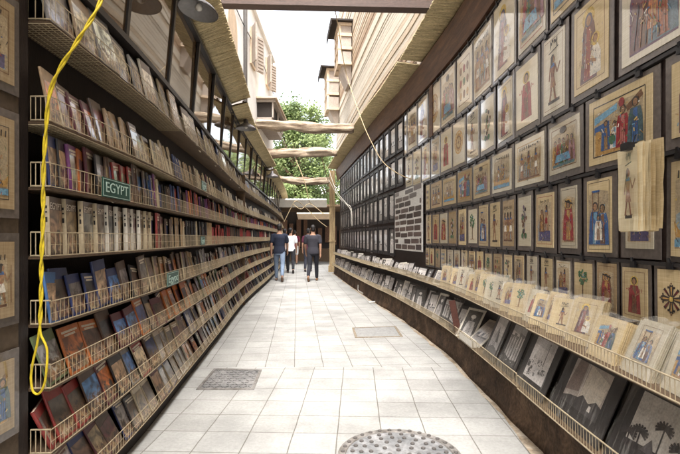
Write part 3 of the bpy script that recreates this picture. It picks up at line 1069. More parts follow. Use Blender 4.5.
def draw(A, kind):
    if kind == 'saint':
        A.robe(.5, .1, .78, CR, BR, GD)
        A.glyphs(.14, .3, .55, .62, 2, CR); A.glyphs(.7, .86, .55, .62, 2, CR)
        A.L((.56, .47), (.7, .52), .03, SK)
    elif kind == 'seated saint':
        A.P([(.22, .1), (.8, .1), (.8, .5), (.7, .78), (.3, .78), (.22, .5)], BR)
        A.robe(.5, .12, .7, CR, OC, OC)
        A.E(.62, .34, .1, .07, SK); A.L((.3, .78), (.78, .72), .05, DK)
    elif kind == 'cross':
        for a in range(4):
            c_, s_ = math.cos(a * math.pi / 2), math.sin(a * math.pi / 2)
            k = A.w / A.h
            R = lambda u, v: (.5 + (u * c_ - v * s_), .5 + (u * s_ + v * c_) * k)
            A.P([R(.05, -.04), R(.3, -.09), R(.4, -.05), R(.36, 0), R(.4, .05), R(.3, .09), R(.05, .04)], DK)
            A.P([R(.1, -.012), R(.33, -.03), R(.33, .03), R(.1, .012)], OC)
            for sg in (-1, 1):
                A.E(*R(.31, .11 * sg), .035, .035 * k, DK, 8)
                A.L(R(.06, .06 * sg), R(.28, .25 * sg), .045, DK)
                A.L(R(.1, .1 * sg), R(.25, .22 * sg), .014, CR)
            A.E(*R(.42, 0), .03, .03 * k, BR, 8)
        A.E(.5, .5, .07, .07 * A.w / A.h, GD, 12)
    elif kind == 'tree':
        A.L((.5, .12), (.5, .52), .07, BR); A.L((.5, .4), (.36, .58), .035, BR); A.L((.5, .42), (.64, .6), .035, BR)
        for i in range(46):
            a, r = rnd.uniform(0, 6.3), math.sqrt(rnd.random())
            A.E(.5 + .3 * r * math.cos(a), .66 + .2 * r * math.sin(a), .05, .032, GR if rnd.random() < .75 else (.1, .2, .1), 7)
        for i in range(5): A.E(rnd.uniform(.3, .7), rnd.uniform(.55, .8), .03, .02, CR if i % 2 else LB, 6)
        A.L((.25, .12), (.75, .12), .02, BR)
    elif kind == 'mother':
        A.E(.45, .84, .2, .12, GD, 18)
        A.P([(.18, .06), (.72, .06), (.74, .35), (.64, .72), (.56, .84), (.38, .84), (.28, .7), (.24, .4)], (.11, .05, .06))
        A.P([(.3, .08), (.6, .08), (.58, .5), (.5, .72), (.4, .72), (.34, .5)], (.24, .06, .06))
        A.E(.46, .81, .12, .085, (.05, .05, .1)); A.E(.46, .8, .075, .062, SK)
        A.L((.38, .66), (.34, .24), .03, (.3, .28, .3)); A.L((.52, .68), (.55, .3), .03, (.3, .2, .12))
        A.P([(.5, .1), (.84, .1), (.84, .34), (.74, .46), (.6, .46), (.52, .34)], WH)
        A.E(.67, .52, .13, .08, GD, 14); A.E(.67, .53, .075, .055, BR); A.E(.67, .52, .055, .045, SK)
        A.L((.52, .3), (.7, .26), .06, SK)
    elif kind == 'family':
        A.P([(.12, .04), (.88, .04), (.88, .6), (.8, .82), (.6, .93), (.4, .93), (.2, .8), (.12, .55)], PU)
        A.robe(.38, .06, .84, (.12, .05, .05), BR, OC); A.robe(.66, .06, .76, (.12, .17, .2), (.3, .1, .05), OC)
        A.robe(.52, .2, .42, (.42, .14, .05), OC, GD)
        for i in range(6): A.L((.2 + .1 * i, .08), (.28 + .08 * i, .5), .02, (.28, .12, .06) if i % 2 else (.05, .04, .05))
    elif kind == 'court':
        A.P([(.1, .1), (.9, .1), (.9, .22), (.1, .22)], OC)
        A.P([(.08, .62), (.5, .74), (.5, .84), (.08, .74)], LB); A.P([(.08, .46), (.36, .5), (.36, .62), (.08, .58)], BL)
        A.P([(.1, .12), (.2, .12), (.2, .5), (.1, .5)], OC); A.L((.66, .68), (.9, .84), .07, BR)
        A.robe(.3, .16, .5, BL, OC); A.robe(.46, .16, .44, WH, LB); A.robe(.6, .14, .66, CR, (.35, .12, .1)); A.robe(.8, .14, .7, (.05, .09, .1), BL)
        A.E(.42, .3, .06, .08, GR); A.E(.58, .82, .05, .07, CR)
    elif kind == 'feast':
        A.P([(.12, .1), (.88, .1), (.88, .4), (.12, .3)], (.08, .14, .15))
        for i, c_ in enumerate((OC, CR, GR, BR, (.3, .16, .18))): A.robe(.2 + .15 * i, .16 + .03 * (i % 2), .55, c_, BR)
        A.P([(.2, .2), (.76, .2), (.7, .36), (.26, .36)], LB); A.E(.5, .86, .12, .07, DK)
    elif kind == 'blue pair':
        A.P([(.25, .1), (.8, .1), (.8, .16), (.25, .16)], DK)
        A.robe(.36, .1, .62, BL, LB); A.robe(.66, .1, .58, BL, BR); A.L((.22, .84), (.55, .84), .05, BL)
        A.L((.26, .3), (.26, .84), .03, BR); A.L((.5, .5), (.5, .84), .03, BR); A.robe(.5, .16, .36, WH, SK)
    elif kind == 'procession':
        A.P([(.1, .1), (.9, .1), (.9, .14), (.1, .14)], BR)
        for i in range(3): A.walker(.24 + .27 * i, .15, .6, (SK, (.22, .1, .05), SK)[i], (WH, OC, WH)[i], 1, i == 2)
        A.glyphs(.12, .88, .8, .88, 9)
    elif kind == 'walker':
        A.walker(.46, .14, .62, (.20, .085, .045), (.28, .14, .08), 1, False)
        A.P([(.24, .1), (.8, .1), (.8, .14), (.24, .14)], DK)
        A.P([(.26, .8), (.74, .83), (.74, .815), (.26, .785)], DK); A.glyphs(.3, .7, .84, .94, 6); A.glyphs(.3, .7, .86, .95, 4)
    elif kind == 'throne':
        A.P([(.2, .1), (.85, .1), (.85, .3), (.2, .3)], (.07, .06, .14)); A.P([(.22, .3), (.4, .3), (.4, .62), (.3, .66), (.22, .6)], OC)
        A.walker(.62, .3, .5, SK, CR, -1, True); A.robe(.36, .28, .45, BR, OC); A.glyphs(.2, .8, .84, .9, 7)
    elif kind == 'dark bloom':
        for i in range(26):
            z = rnd.uniform(.16, .8); A.E(.5 + rnd.gauss(0, .12), z, .07, .045, rnd.choice([DK, GR, BR, (.35, .3, .3), (.1, .06, .1)]), 8)
        A.E(.36, .2, .1, .06, GR); A.E(.64, .2, .1, .06, GR); A.L((.5, .16), (.5, .7), .03, DK)
    elif kind == 'disc':
        for r, c_ in ((.4, OC), (.35, (.5, .38, .2)), (.3, OC), (.22, BR), (.18, (.5, .36, .16))): A.E(.5, .52, r, r * A.w / A.h, c_, 22)
        for i in range(12): a = i * .5236; A.L((.5, .52), (.5 + .36 * math.cos(a), .52 + .36 * math.sin(a) * A.w / A.h), .012, BR)
    elif kind == 'boat':
        A.P([(.1, .2), (.9, .2), (.94, .36), (.84, .28), (.16, .28), (.06, .38)], OC)
        A.walker(.35, .28, .42, SK, WH); A.walker(.62, .28, .42, SK, OC); A.L((.5, .28), (.5, .8), .02, BR)
        A.P([(.08, .1), (.92, .1), (.92, .18), (.08, .18)], LB); A.glyphs(.1, .9, .82, .9, 9)
    elif kind == 'grid':
        A.frame(.14, BR, .02)
        for r in range(3):
            for q in range(3):
                A.E(.27 + .23 * q, .27 + .23 * r, .08, .07, rnd.choice([OC, BR, CR, BL, GR]), 8); A.L((.22 + .23 * q, .2 + .23 * r), (.32 + .23 * q, .2 + .23 * r), .02, DK)
    # ---- grey photographs
    elif kind == 'palms':
        A.P([(0, 0), (1, 0), (1, 1), (0, 1)], (.46, .42, .37)); A.P([(0, 0), (1, 0), (1, .12), (.6, .2), (0, .14)], (.03, .025, .025))
        for x, h in ((.55, .6), (.85, .42), (.22, .36), (.05, .26)):
            A.L((x, .05), (x - .02, h), .025, (.03, .025, .025))
            for i in range(11):
                a = -.5 + i * .415; A.L((x - .02, h), (x - .02 + .15 * math.cos(a), h + .13 * math.sin(a) - .02), .03, (.035, .03, .03))
        A.P([(.3, .1), (.42, .34), (.54, .1)], (.08, .07, .07))
    elif kind == 'sails':
        A.P([(0, 0), (1, 0), (1, 1), (0, 1)], (.42, .36, .31)); A.P([(.0, .25), (.1, 1), (.34, 1), (.36, .35)], (.2, .15, .13))
        A.P([(.42, .2), (.44, 1), (1, .8), (.95, .3)], (.6, .53, .44)); A.L((.4, .1), (.4, 1), .015, (.6, .55, .5))
        A.P([(0, 0), (1, 0), (1, .3), (.85, .36), (.7, .24), (.5, .34), (.4, .24), (.2, .2), (0, .12)], (.05, .045, .045))
        A.P([(.72, .1), (.8, .1), (.79, .22), (.73, .22)], (.55, .5, .45))
    else:
        g3 = lambda g: (g, g * .93, g * .87)
        k = rnd.choice(['columns', 'village', 'portrait', 'dunes', 'river'])
        A.P([(0, 0), (1, 0), (1, 1), (0, 1)], g3(.5))
        A.P([(0, .55), (1, .5), (1, 1), (0, 1)], g3(.58)); A.P([(0, .8), (1, .74), (1, 1), (0, 1)], g3(.44))
        if k == 'columns':
            for i in range(5):
                x = .06 + .19 * i; hh = rnd.uniform(.6, .85); A.L((x + .05, .1), (x + .05, hh), .1, g3(.3)); A.L((x + .08, .1), (x + .08, hh), .04, g3(.08)); A.P([(x - .03, hh), (x + .14, hh), (x + .17, hh + .08), (x - .05, hh + .08)], g3(.22))
            A.P([(0, 0), (1, 0), (1, .16), (.5, .12), (0, .2)], g3(.07))
        elif k == 'village':
            for i in range(22):
                x, z, q = rnd.uniform(0, .85), rnd.uniform(.05, .5), rnd.uniform(.06, .15); g = rnd.choice([.12, .3, .5, .62])
                A.P([(x, z), (x + q, z), (x + q, z + q), (x, z + q * .9)], g3(g)); A.P([(x + q * .3, z + .01), (x + q * .6, z + .01), (x + q * .6, z + q * .5), (x + q * .3, z + q * .5)], g3(.05))
            A.P([(.7, .4), (.75, .4), (.735, .9), (.715, .9)], g3(.2)); A.E(.725, .9, .03, .03, g3(.2))
        elif k == 'portrait':
            A.P([(0, 0), (1, 0), (1, 1), (0, 1)], g3(.08)); A.robe(.5, -.2, 1.05, g3(.5), g3(.3), None, g3(.28)); A.E(.5, .76, .18, .08, g3(.6))
        elif k == 'dunes':
            A.P([(.15, .3), (.45, .72), (.8, .3)], g3(.3)); A.P([(.45, .72), (.8, .3), (.52, .3)], g3(.1)); A.P([(0, 0), (1, 0), (1, .34), (.6, .28), (.3, .36), (0, .28)], g3(.35)); A.P([(0, 0), (1, 0), (1, .12), (.5, .2), (0, .1)], g3(.1))
            for i in range(4): A.L((.3 + .1 * i, .2), (.3 + .1 * i, .28), .03, g3(.03))
        else:
            A.P([(0, 0), (1, 0), (1, .4), (0, .36)], g3(.3)); A.P([(0, .36), (1, .4), (1, .5), (.6, .46), (.3, .52), (0, .44)], g3(.06))
            for x in (.25, .6, .8): A.P([(x, .3), (x + .02, .8), (x + .2, .5), (x + .16, .32)], g3(.66)); A.P([(x - .04, .26), (x + .22, .26), (x + .18, .31), (x, .31)], g3(.04))
        for i in range(26):
            x, z = rnd.uniform(.05, .95), rnd.uniform(.04, .6); A.E(x, z, rnd.uniform(.01, .04), rnd.uniform(.006, .02), g3(rnd.choice([.04, .1, .2, .4, .6])), 6)


_draw = draw
def draw(A, kind):
    rich = {'court', 'feast', 'blue pair', 'throne', 'procession', 'family', 'seated saint', 'boat', 'mother'}
    if kind in rich and kind not in ('mother', 'family'):
        A.P([(.08 + rnd.uniform(-.02, .02), .08), (.92, .09), (.91, .8 + rnd.uniform(0, .06)), (.5, .86), (.09, .8)], (.40, .31, .19))
        for i in range(7):
            A.P([(x_ + rnd.uniform(-.03, .03), z_ + rnd.uniform(-.03, .03)) for x_, z_ in ((.1 + .1 * i, .12), (.26 + .09 * i, .12), (.24 + .09 * i, .5), (.12 + .1 * i, .45))], rnd.choice([(.34, .24, .13), (.28, .25, .2), (.42, .3, .15), (.22, .26, .27), (.36, .2, .13)]))
    if rnd.random() < .45 and kind not in ('cross', 'grid', 'disc', 'palms', 'sails', 'photo', 'tree'): A.frame(.06, rnd.choice([BR, OC, DK, CR]), .012)
    _draw(A, kind)
    if kind in ('saint', 'walker', 'dark bloom', 'tree'):
        for i in range(26):
            x, z = rnd.gauss(.5, .07), rnd.uniform(.15, .7)
            A.L((x, z), (x + rnd.uniform(-.03, .03), z + rnd.uniform(-.06, .06)), rnd.uniform(.006, .014), rnd.choice([DK, BR, CR, OC, GD, SK, (.1, .02, .03)]) if kind != 'tree' else rnd.choice([GR, DK, (.12, .2, .08)]))
    if kind in rich:
        for i in range(80):
            x, z = min(.88, max(.12, rnd.gauss(.5, .2))), min(.8, max(.1, rnd.gauss(.4, .18)))
            c = rnd.choice([DK, BR, CR, BL, OC, WH, SK, GR, LB, GD])
            if rnd.random() < .6: A.L((x, z), (x + rnd.uniform(-.05, .05), z + rnd.uniform(-.07, .07)), rnd.uniform(.005, .016), c)
            else: A.E(x, z, rnd.uniform(.005, .016), rnd.uniform(.005, .015), c, 6)


def sheet_mesh(w, h, wr=.004):
    """A slightly buckled sheet with thickness and uneven edges."""
    mb = MB()
    nx, nz = 5, 6
    sd = rnd.uniform(0, 99)
    g = lambda i, k, y: Vector(((i / nx - .5) * w + (rnd.uniform(-1, 1) * .002 if i in (0, nx) else 0), y + wr * noise.noise(Vector((i * .6, k * .6, sd))), k / nz * h + (rnd.uniform(-1, 1) * .003 if k in (0, nz) else 0)))
    a = [[g(i, k, -.0005) for i in range(nx + 1)] for k in range(nz + 1)]
    for k in range(nz):
        for i in range(nx):
            mb.poly([a[k][i], a[k][i + 1], a[k + 1][i + 1], a[k + 1][i]])
    return mb


def picture(mw, w, h, kind, label, group, name='papyrus_painting', mx=.045, mz=.045, inset=.12, sheet='papyrus', back='sleeve', clip=True, artmat='paint', full=False, cat='painting'):
    root = tag(empty(name, mw), label, cat, group)
    mb = MB(); mb.box((-w / 2, .004, 0), (w / 2, .009, h)); mb.build('backing', M[back], root)
    sw, sh = w - 2 * mx, h - 2 * mz
    if not full:
        mb = MB(); mb.box((-sw / 2, -.001, mz), (sw / 2, .0038, mz + sh)); mb.build('papyrus_sheet', M[sheet], root)
    aw, ah = (sw, sh) if full else (sw * (1 - inset), sh * (1 - inset))
    A = Art(aw, ah); draw(A, kind)
    o = A.mb.build('photo_print' if full else 'painting', M[artmat], root)
    o.location = (0, .003 if full else -.0008, mz + (sh - ah) / 2)
    if clip:
        for x in ((-.28, .28) if w > .35 else (0,)):
            mb = MB()
            mb.box((x * w - .019, -.012, h - .018), (x * w + .019, .003, h + .014))
            mb.loft([[(x * w + a_, b_, h + .012) for a_, b_ in ((-.009, -.014), (.009, -.014), (.009, -.006), (-.009, -.006))], [(x * w + a_, b_, h + .034) for a_, b_ in ((-.006, -.017), (.006, -.017), (.006, -.012), (-.006, -.012))]])
            mb.build('clip', M['clip'], root)
    return root


# ------------------------------------------------------------------ near papyri on the board beside the shelves
G0 = 'papyri hung on the board by the rope'
for z0, z1, kind, lb in ((.55, .90, 'court', 'bottom papyrus on the board beside the yellow rope'), (1.0, 1.37, 'procession', 'papyrus of walking figures on the board, just below the middle one'),
                         (1.43, 1.86, 'boat', 'papyrus with a boat, middle one on the board beside the rope'), (1.93, 2.32, 'throne', 'topmost papyrus on the board beside the bookshelf end')):
    picture(LW.mw(LW.s_of(1.69), -.078, z0), .36, z1 - z0, kind, lb, G0, mx=.035, mz=.035, sheet='papyrus_tan', clip=False)

# ------------------------------------------------------------------ right: wall, shelves, pictures
r0, r1 = RW.s_of(-7.5), RW.s_of(17.4)
mb = MB(); sweep(mb, RW, r0, r1, rect(-.10, -.02, .30, 4.05))
tag(mb.build('display_wall', M['board']), 'dark timber wall carrying the rows of papyrus paintings', 'wall')
mb = MB(); sweep(mb, RW, r0, r1, [(-.2, 0), (.25, -.01), (.215, .08), (.205, .2), (.20, .315), (-.2, .315)], .12, jit=.035)
tag(mb.build('stone_plinth', M['plinth'], None, True), 'dirty dark stone plinth under the print racks', 'plinth')
mb = MB()
n_ = 240
for i in range(n_):
    sa_, sb_ = r0 + (r1 - r0) * i / n_, r0 + (r1 - r0) * (i + 1) / n_
    e_ = lambda s_: .29 + .06 * noise.noise(Vector((s_ * 1.7, 2, 8))) + .03 * noise.noise(Vector((s_ * 6, 5, 1)))
    mb.poly([RW.pt(sa_, .18, .004), RW.pt(sb_, .18, .004), RW.pt(sb_, e_(sb_), .004), RW.pt(sa_, e_(sa_), .004)][::-1])
tag(mb.build('dirt_fringe', mat('brown_dirt', (.27, .2, .13), .95, .35, 7, .3, tint=(.42, .36, .28))), 'brown dirt gathered along the foot of the plinth', 'dirt', kind='stuff')
mb = MB(); sweep(mb, RW, r0, r1 + .5, [(-.06, 3.65), (.03, 3.63), (.10, 4.0), (.07, 4.06), (-.06, 4.06)], .4)
tag(mb.build('eaves_beam', M['beam']), 'long dark brown eaves beam above the papyrus wall', 'beam')
awning(RW, -6, 7.0, .03, 4.08, .40, 4.10, 'pale bamboo awning above the papyrus wall')
awning(RW, 7.05, 17.6, .03, 4.02, .44, 4.06, 'farther bamboo awning above the black framed photographs')
# rail strips between the rows
for z, lb in ((3.60, 'dark rail under the eaves beam'), (2.835, 'dark rail under the topmost row of papyri'), (2.195, 'dark rail at mid height between papyrus rows'), (1.737, 'dark rail above the tall narrow papyri'), (1.228, 'dark rail above the smallest papyri')):
    mb = MB(); sweep(mb, RW, r0, RW.s_of(8.3), rect(-.019, .003, z - .009, z + .009), .4)
    s = r0 + .1
    tag(mb.build('wall_rail', M['black']), lb, 'rail', 'dark rails on the papyrus wall')


def tray(z, d, y0, y1, lb, hgt):
    a, b = RW.s_of(y0), RW.s_of(y1)
    L0 = RW.pt(a, d, z)
    root = tag(empty('wire_tray', Matrix.Translation(L0)), lb, 'tray', 'wire trays below the paintings')
    mb = MB(); sweep(mb, RW, a, b, rect(-.015, d - .006, z - .012, z), .2); o = mb.build('tray_board', M['shelf'], root); o.location = -L0
    mb = MB()
    n = int((b - a) / .2)
    for zz, r in ((z + hgt, .0042), (z + .002, .0042)):
        mb.tube([RW.pt(a + (b - a) * i / n, d, zz + .006 * noise.noise(Vector((i * .21, zz, 1)))) for i in range(n + 1)], r, 6)
    m_ = int((b - a) / .026)
    for i in range(m_ + 1):
        s = a + (b - a) * i / m_
        mb.tube([RW.pt(s, d, z), RW.pt(s + rnd.uniform(-.003, .003), d + .001, z + hgt)], .0018 if s < RW.s_of(5) else .0028, 4, caps=False)
    o = mb.build('wire_rail', M['wire'], root); o.location = -L0


tray(.335, .31, .9, 3.05, 'lower wire tray holding the big black matted prints', .09)
tray(.335, .30, 3.09, 5.5, 'lower wire tray with the red-brown board standing in it', .09)
tray(.335, .29, 5.54, 17.2, 'long lower wire tray of small prints along the far wall', .085)
tray(.75, .27, .9, 3.0, 'upper wire tray of plastic papyrus packets near the ornate cross', .085)
tray(.75, .26, 3.04, 5.6, 'upper wire tray of cream papyrus packets beyond the tray bracket', .085)
tray(.75, .25, 5.64, 17.2, 'long upper wire tray of small photographs along the far wall', .085)

ROWN = ['lowest row', 'second-lowest row', 'middle row', 'second-highest row', 'highest row']
GROUP = 'papyrus paintings on the wall'
KD = {'saint': 'red-robed haloed saint', 'seated saint': 'seated figure in red', 'cross': 'ornate dark radiating cross', 'tree': 'green tree with birds',
      'mother': 'robed mother with a child', 'family': 'family group under arch', 'court': 'blue and red court scene', 'feast': 'five robed people at a table',
      'blue pair': 'two seated figures in blue', 'procession': 'three walking figures', 'walker': 'one walking figure', 'throne': 'figure before a throne', 'dark bloom': 'dark flower pattern',
      'disc': 'ochre ringed disc', 'boat': 'two figures in a boat', 'grid': 'grid of small emblems'}
rows = [
    (.915, 1.222, [(1.93, 2.172, 'cross'), (2.185, 2.43, 'saint'), (2.44, 2.67, 'seated saint'), (2.685, 2.93, 'tree'), (2.945, 3.18, 'throne'), (3.195, 3.42, 'walker')], .245,
     ['walker', 'throne', 'dark bloom', 'grid', 'tree', 'saint', 'procession'], .022),
    (1.243, 1.722, [(1.70, 2.10, 'boat'), (2.125, 2.43, 'throne'), (2.46, 2.80, 'blue pair'), (2.83, 3.14, 'seated saint'), (3.16, 3.52, 'throne'), (3.55, 3.88, 'dark bloom'), (3.9, 4.22, 'procession')], .335,
     ['walker', 'blue pair', 'tree', 'throne', 'dark bloom', 'seated saint', 'saint'], .036),
    (1.752, 2.180, [(1.62, 2.10, 'family'), (2.135, 2.775, 'court'), (2.80, 3.31, 'feast'), (3.33, 3.93, 'procession'), (3.95, 4.53, 'boat')], .54,
     ['feast', 'court', 'boat', 'procession', 'grid'], .036),
    (2.212, 2.818, [(1.90, 2.45, 'family'), (2.49, 2.97, 'mother'), (2.99, 3.40, 'walker'), (3.42, 3.9, 'saint')], .46,
     ['mother', 'dark bloom', 'walker', 'disc', 'saint', 'throne'], .036),
    (2.852, 3.585, [(2.0, 2.57, 'court'), (2.59, 3.28, 'boat'), (3.30, 3.86, 'feast'), (3.88, 4.48, 'mother')], .58,
     ['procession', 'grid', 'feast', 'disc', 'mother'], .03)]
for ri, (z0, z1, firsts, wd, kinds, mx) in enumerate(rows):
    L = list(firsts)
    y = L[-1][1] + .015
    i = 0
    end = 7.0 if ri < 3 else 8.25
    while y < end - .1:
        L.append((y, min(y + wd, end), kinds[i % len(kinds)])); y += wd + .015; i += 1
    cnt = {}
    for a, b, kind in L:
        cnt[kind] = cnt.get(kind, 0) + 1
        sa, sb = RW.s_of(a), RW.s_of(b)
        lab = '%s papyrus of %s from the ornate cross, %s' % (ORD[cnt[kind]], KD[kind], ROWN[ri])
        if kind == 'cross': lab = 'small papyrus of an ornate dark radiating cross in the bottom row'
        mw = RW.mw((sa + sb) / 2, -.004 + rnd.uniform(0, .006), z0 + rnd.uniform(-.004, .004)) @ Matrix.Rotation(rnd.uniform(-.014, .014), 4, 'Y') @ Matrix.Rotation(rnd.uniform(-.02, .02), 4, 'Z')
        picture(mw, sb - sa - .006, z1 - z0, kind, lab, GROUP, mx=mx * rnd.uniform(.7, 1.4), mz=mx * rnd.uniform(.7, 1.4), sheet='papyrus_pale' if ri >= 3 and a > 2.6 else rnd.choice(['papyrus', 'papyrus', 'papyrus', 'papyrus_tan', 'papyrus_pale']), inset=rnd.uniform(.0, .08))

# brown post between papyri and the framed photographs
mb = MB(); s = RW.s_of(6.62)
sweep(mb, RW, s, s + .16, rect(-.019, .012, 2.85, 3.6), .1)
tag(mb.build('wall_post', M['beam']), 'brown timber post between papyri under the eaves beam', 'post')

# hanging bundle of papyrus sheets
mw = RW.mw(RW.s_of(2.13), .14, 1.385)
root = tag(empty('papyrus_bundle', mw), 'bright bundle of papyrus sheets hanging from a black clip, walking figure on top', 'papyrus bundle')
for i in range(9):
    mb = sheet_mesh(.165 + rnd.uniform(-.012, .012), .40 + rnd.uniform(-.012, .012), .007)
    o = mb.build('papyrus_sheet', M['papyrus_backlit_tone' if i < 6 else 'papyrus'], root, True)
    o.matrix_local = Matrix.Translation((rnd.uniform(-.012, .018) + (.02 if i > 5 else 0), .009 * i, rnd.uniform(-.01, .01))) @ Matrix.Rotation(rnd.uniform(-.02, .02), 4, 'Y') @ Matrix.Rotation((i - 3) * .012, 4, 'Z')
A = Art(.13, .36); draw(A, 'walker')
o = A.mb.build('painting', M['paint'], root); o.matrix_local = Matrix.Translation((.02, -.016, .02)) @ Matrix.Rotation(-.18, 4, 'Z')
mb = MB(); mb.box((-.02, -.03, .375), (.03, .085, .41)); mb.tube([(-.005, .02, .41), (-.005, .03, .45), (.015, .03, .45), (.015, .02, .41)], .003, 6)
mb.build('clip', M['clip'], root)

# brick wall poster
sa, sb = RW.s_of(7.05), RW.s_of(8.75)
wq, hq = sb - sa, 1.08
root = tag(empty('brick_poster', RW.mw((sa + sb) / 2, .05, 1.13)), 'large pale print of a dark brick wall hung between papyri and black frames', 'poster')
mb = MB(); mb.box((-wq / 2, 0, 0), (wq / 2, .02, hq)); mb.build('panel', mat('mortar_print', (.52, .5, .46), .6, .2, 5), root)
mb = MB()
nr = 10
for r in range(nr):
    x = -wq / 2 + .02 - (r % 2) * .09 + rnd.uniform(0, .05)
    z0 = hq * (r + .18) / nr
    while x < wq / 2:
        bw = rnd.uniform(.3, .5); a, b = max(x, -wq / 2 + .02), min(x + bw, wq / 2 - .02)
        if b - a > .03 and rnd.random() > .04:
            g = rnd.uniform(.03, .12); zz = z0 + rnd.uniform(-.008, .008); hb = hq / nr * rnd.uniform(.66, .84)
            k = .012
            mb.poly([(a + k, -.001, zz), (b - k, -.001, zz + .004), (b, -.001, zz + hb * .5), (b - k, -.001, zz + hb), (a + k * .6, -.001, zz + hb), (a, -.001, zz + hb * .45)], 0, (g * 1.15, g * .82, g * .7))
        x += bw + .025
mb.build('brick_print', M['photo'], root)

# black framed photographs farther on
fr_rows = [(1.0, 1.62), (1.66, 2.29), (2.33, 2.93), (2.97, 3.6)]
for ri, (z0, z1) in enumerate(fr_rows):
    y = 8.86 if ri < 2 else 8.3
    i = 0
    while y < 17.0:
        i += 1
        wd = .44
        s = RW.s_of(y + wd / 2)
        root = tag(empty('framed_photo', RW.mw(s, -.012, z0)), 'black framed grey photograph, %s from the papyri in the %s row of frames' % (ORD[i], ['bottom', 'second lowest', 'second highest', 'top'][ri]), 'framed photo', 'black framed photographs')
        h = z1 - z0 - .02
        w2 = wd - .02
        mb = MB()
        t = .05
        for lo, hi in (((-w2 / 2, 0), (w2 / 2, t)), ((-w2 / 2, h - t), (w2 / 2, h)), ((-w2 / 2, t), (-w2 / 2 + t, h - t)), ((w2 / 2 - t, t), (w2 / 2, h - t))):
            mb.box((lo[0], -.018, lo[1]), (hi[0], .006, hi[1]))
        mb.build('frame', M['black'], root)
        A = Art(w2 - 2 * t, h - 2 * t)
        draw(A, 'photo')
        A.mb.c = [tuple(min(.85, x * 1.5 + .03) for x in c_) for c_ in A.mb.c]
        g = MB(); g.box((-(w2 - 2 * t) / 2, .0005, t), ((w2 - 2 * t) / 2, .005, h - t)); g.build('mount', M['black'], root)
        o = A.mb.build('photo_print', M['photo'], root); o.location = (0, -.0002, t + (h - 2 * t) * .05); o.scale = (.94, 1, .9)
        y += wd + .03 + (.04 if i % 3 == 0 else 0)

# packets in the upper tray
def packet(Y, w, h, th, d, lean, yaw, kind, label, small=False):
    mw = RW.mw(RW.s_of(Y), d, .753) @ Matrix.Rotation(yaw, 4, 'Z') @ Matrix.Rotation(-lean, 4, 'X')
    root = tag(empty('papyrus_packet', mw), label, 'packet', 'papyrus packets in the upper tray')
    mb = MB()
    n = max(2, int(th / .006))
    for i in range(n):
        y = th * i / n
        j = rnd.uniform(-.008, .008)
        hh = h * rnd.uniform(.93, 1)
        mb.box((-w / 2 + j, y, 0), (w / 2 + j, y + th / n * .7, hh))
    mb.build('papyrus_stack', M[rnd.choice(['papyrus', 'papyrus_pale', 'papyrus'])], root)
    A = Art(w * .74, h * .7); draw(A, kind)
    o = A.mb.build('painting', M['paint'], root); o.location = (0, -.0005, h * .2)
    # crinkled clear sleeve
    mb = MB()
    nx, nz = 8, 9
    sd = rnd.uniform(0, 50)
    W, HH = w / 2 + .010, h + .022
    def g(i, k, y, sg):
        q = Vector((i * .8, k * .8, sd + sg))
        ed = 1 if 0 < i < nx and k < nz else .2
        return Vector(((i / nx * 2 - 1) * W, y + sg * (.006 + .012 * noise.noise(q)) * ed + (.6 * th if k == nz else 0) * (1 if sg < 0 else -.4), k / nz * HH + .012 * noise.noise(q * 1.7) * (k == nz)))
    for sg, y in ((-1, -.004), (1, th + .003)):
        a = [[g(i, k, y, sg) for i in range(nx + 1)] for k in range(nz + 1)]
        for k in range(nz):
            for i in range(nx):
                mb.poly([a[k][i], a[k][i + 1], a[k + 1][i + 1], a[k + 1][i]])
    mb.build('plastic_sleeve', M['film'], root, True)


pk = [(1.72, .20, .23, .06, 'court'), (1.97, .20, .26, .08, 'blue pair'), (2.24, .24, .22, .09, 'court'), (2.55, .22, .27, .05, 'mother'), (2.78, .17, .24, .04, 'walker'), (2.93, .15, .26, .03, 'throne'), (3.10, .15, .23, .04, 'blue pair'), (3.24, .15, .25, .03, 'saint')]
Y = 3.45
while Y < 5.7:
    pk.append((Y, rnd.uniform(.13, .17), rnd.uniform(.23, .29), rnd.uniform(.03, .09), rnd.choice(['walker', 'throne', 'saint', 'tree'])))
    Y += rnd.uniform(.15, .24)
for i, (Y, w_, h_, th, kind) in enumerate(pk):
    yaw = rnd.uniform(-.1, .1) if i < 3 else rnd.uniform(.15, .55)
    d = .225 - (0 if i < 3 else .06)
    lb = '%s plastic sleeved papyrus packet in the upper tray, counting from the ornate cross' % ORD[i + 1]
    packet(Y, w_, h_, th, d, rnd.uniform(.3, .42) if i < 8 else rnd.uniform(.12, .3), yaw, kind, lb)

# small photographs in the upper tray
def print_card(mw, w, h, mat_in, kind, label, group, film=False, dark=True, name='photo_card'):
    root = tag(empty(name, mw), label, 'print', group)
    mb = MB(); mb.box((-w / 2, .0005, 0), (w / 2, .006, h)); mb.build('black_mount' if dark else 'pale_mount', M['black'] if dark else M['spine'], root)
    A = Art(w * (1 - 2 * mat_in), h - w * 2 * mat_in)
    draw(A, kind)
    o = A.mb.build('photo_print', M['photo'], root); o.location = (0, .0002, w * mat_in * 1.05)
    if film:
        mb = MB()
        nx, nz = 9, 9
        sd = rnd.uniform(0, 50)
        a = [[Vector(((i / nx - .5) * (w + .02), -.006 - .007 * noise.noise(Vector((i * 1.1, k * .5, sd))), k / nz * (h + .015))) for i in range(nx + 1)] for k in range(nz + 1)]
        for k in range(nz):
            for i in range(nx):
                mb.poly([a[k][i], a[k][i + 1], a[k + 1][i + 1], a[k + 1][i]])
        mb.build('plastic_sleeve', M['film_thin'], root, True)


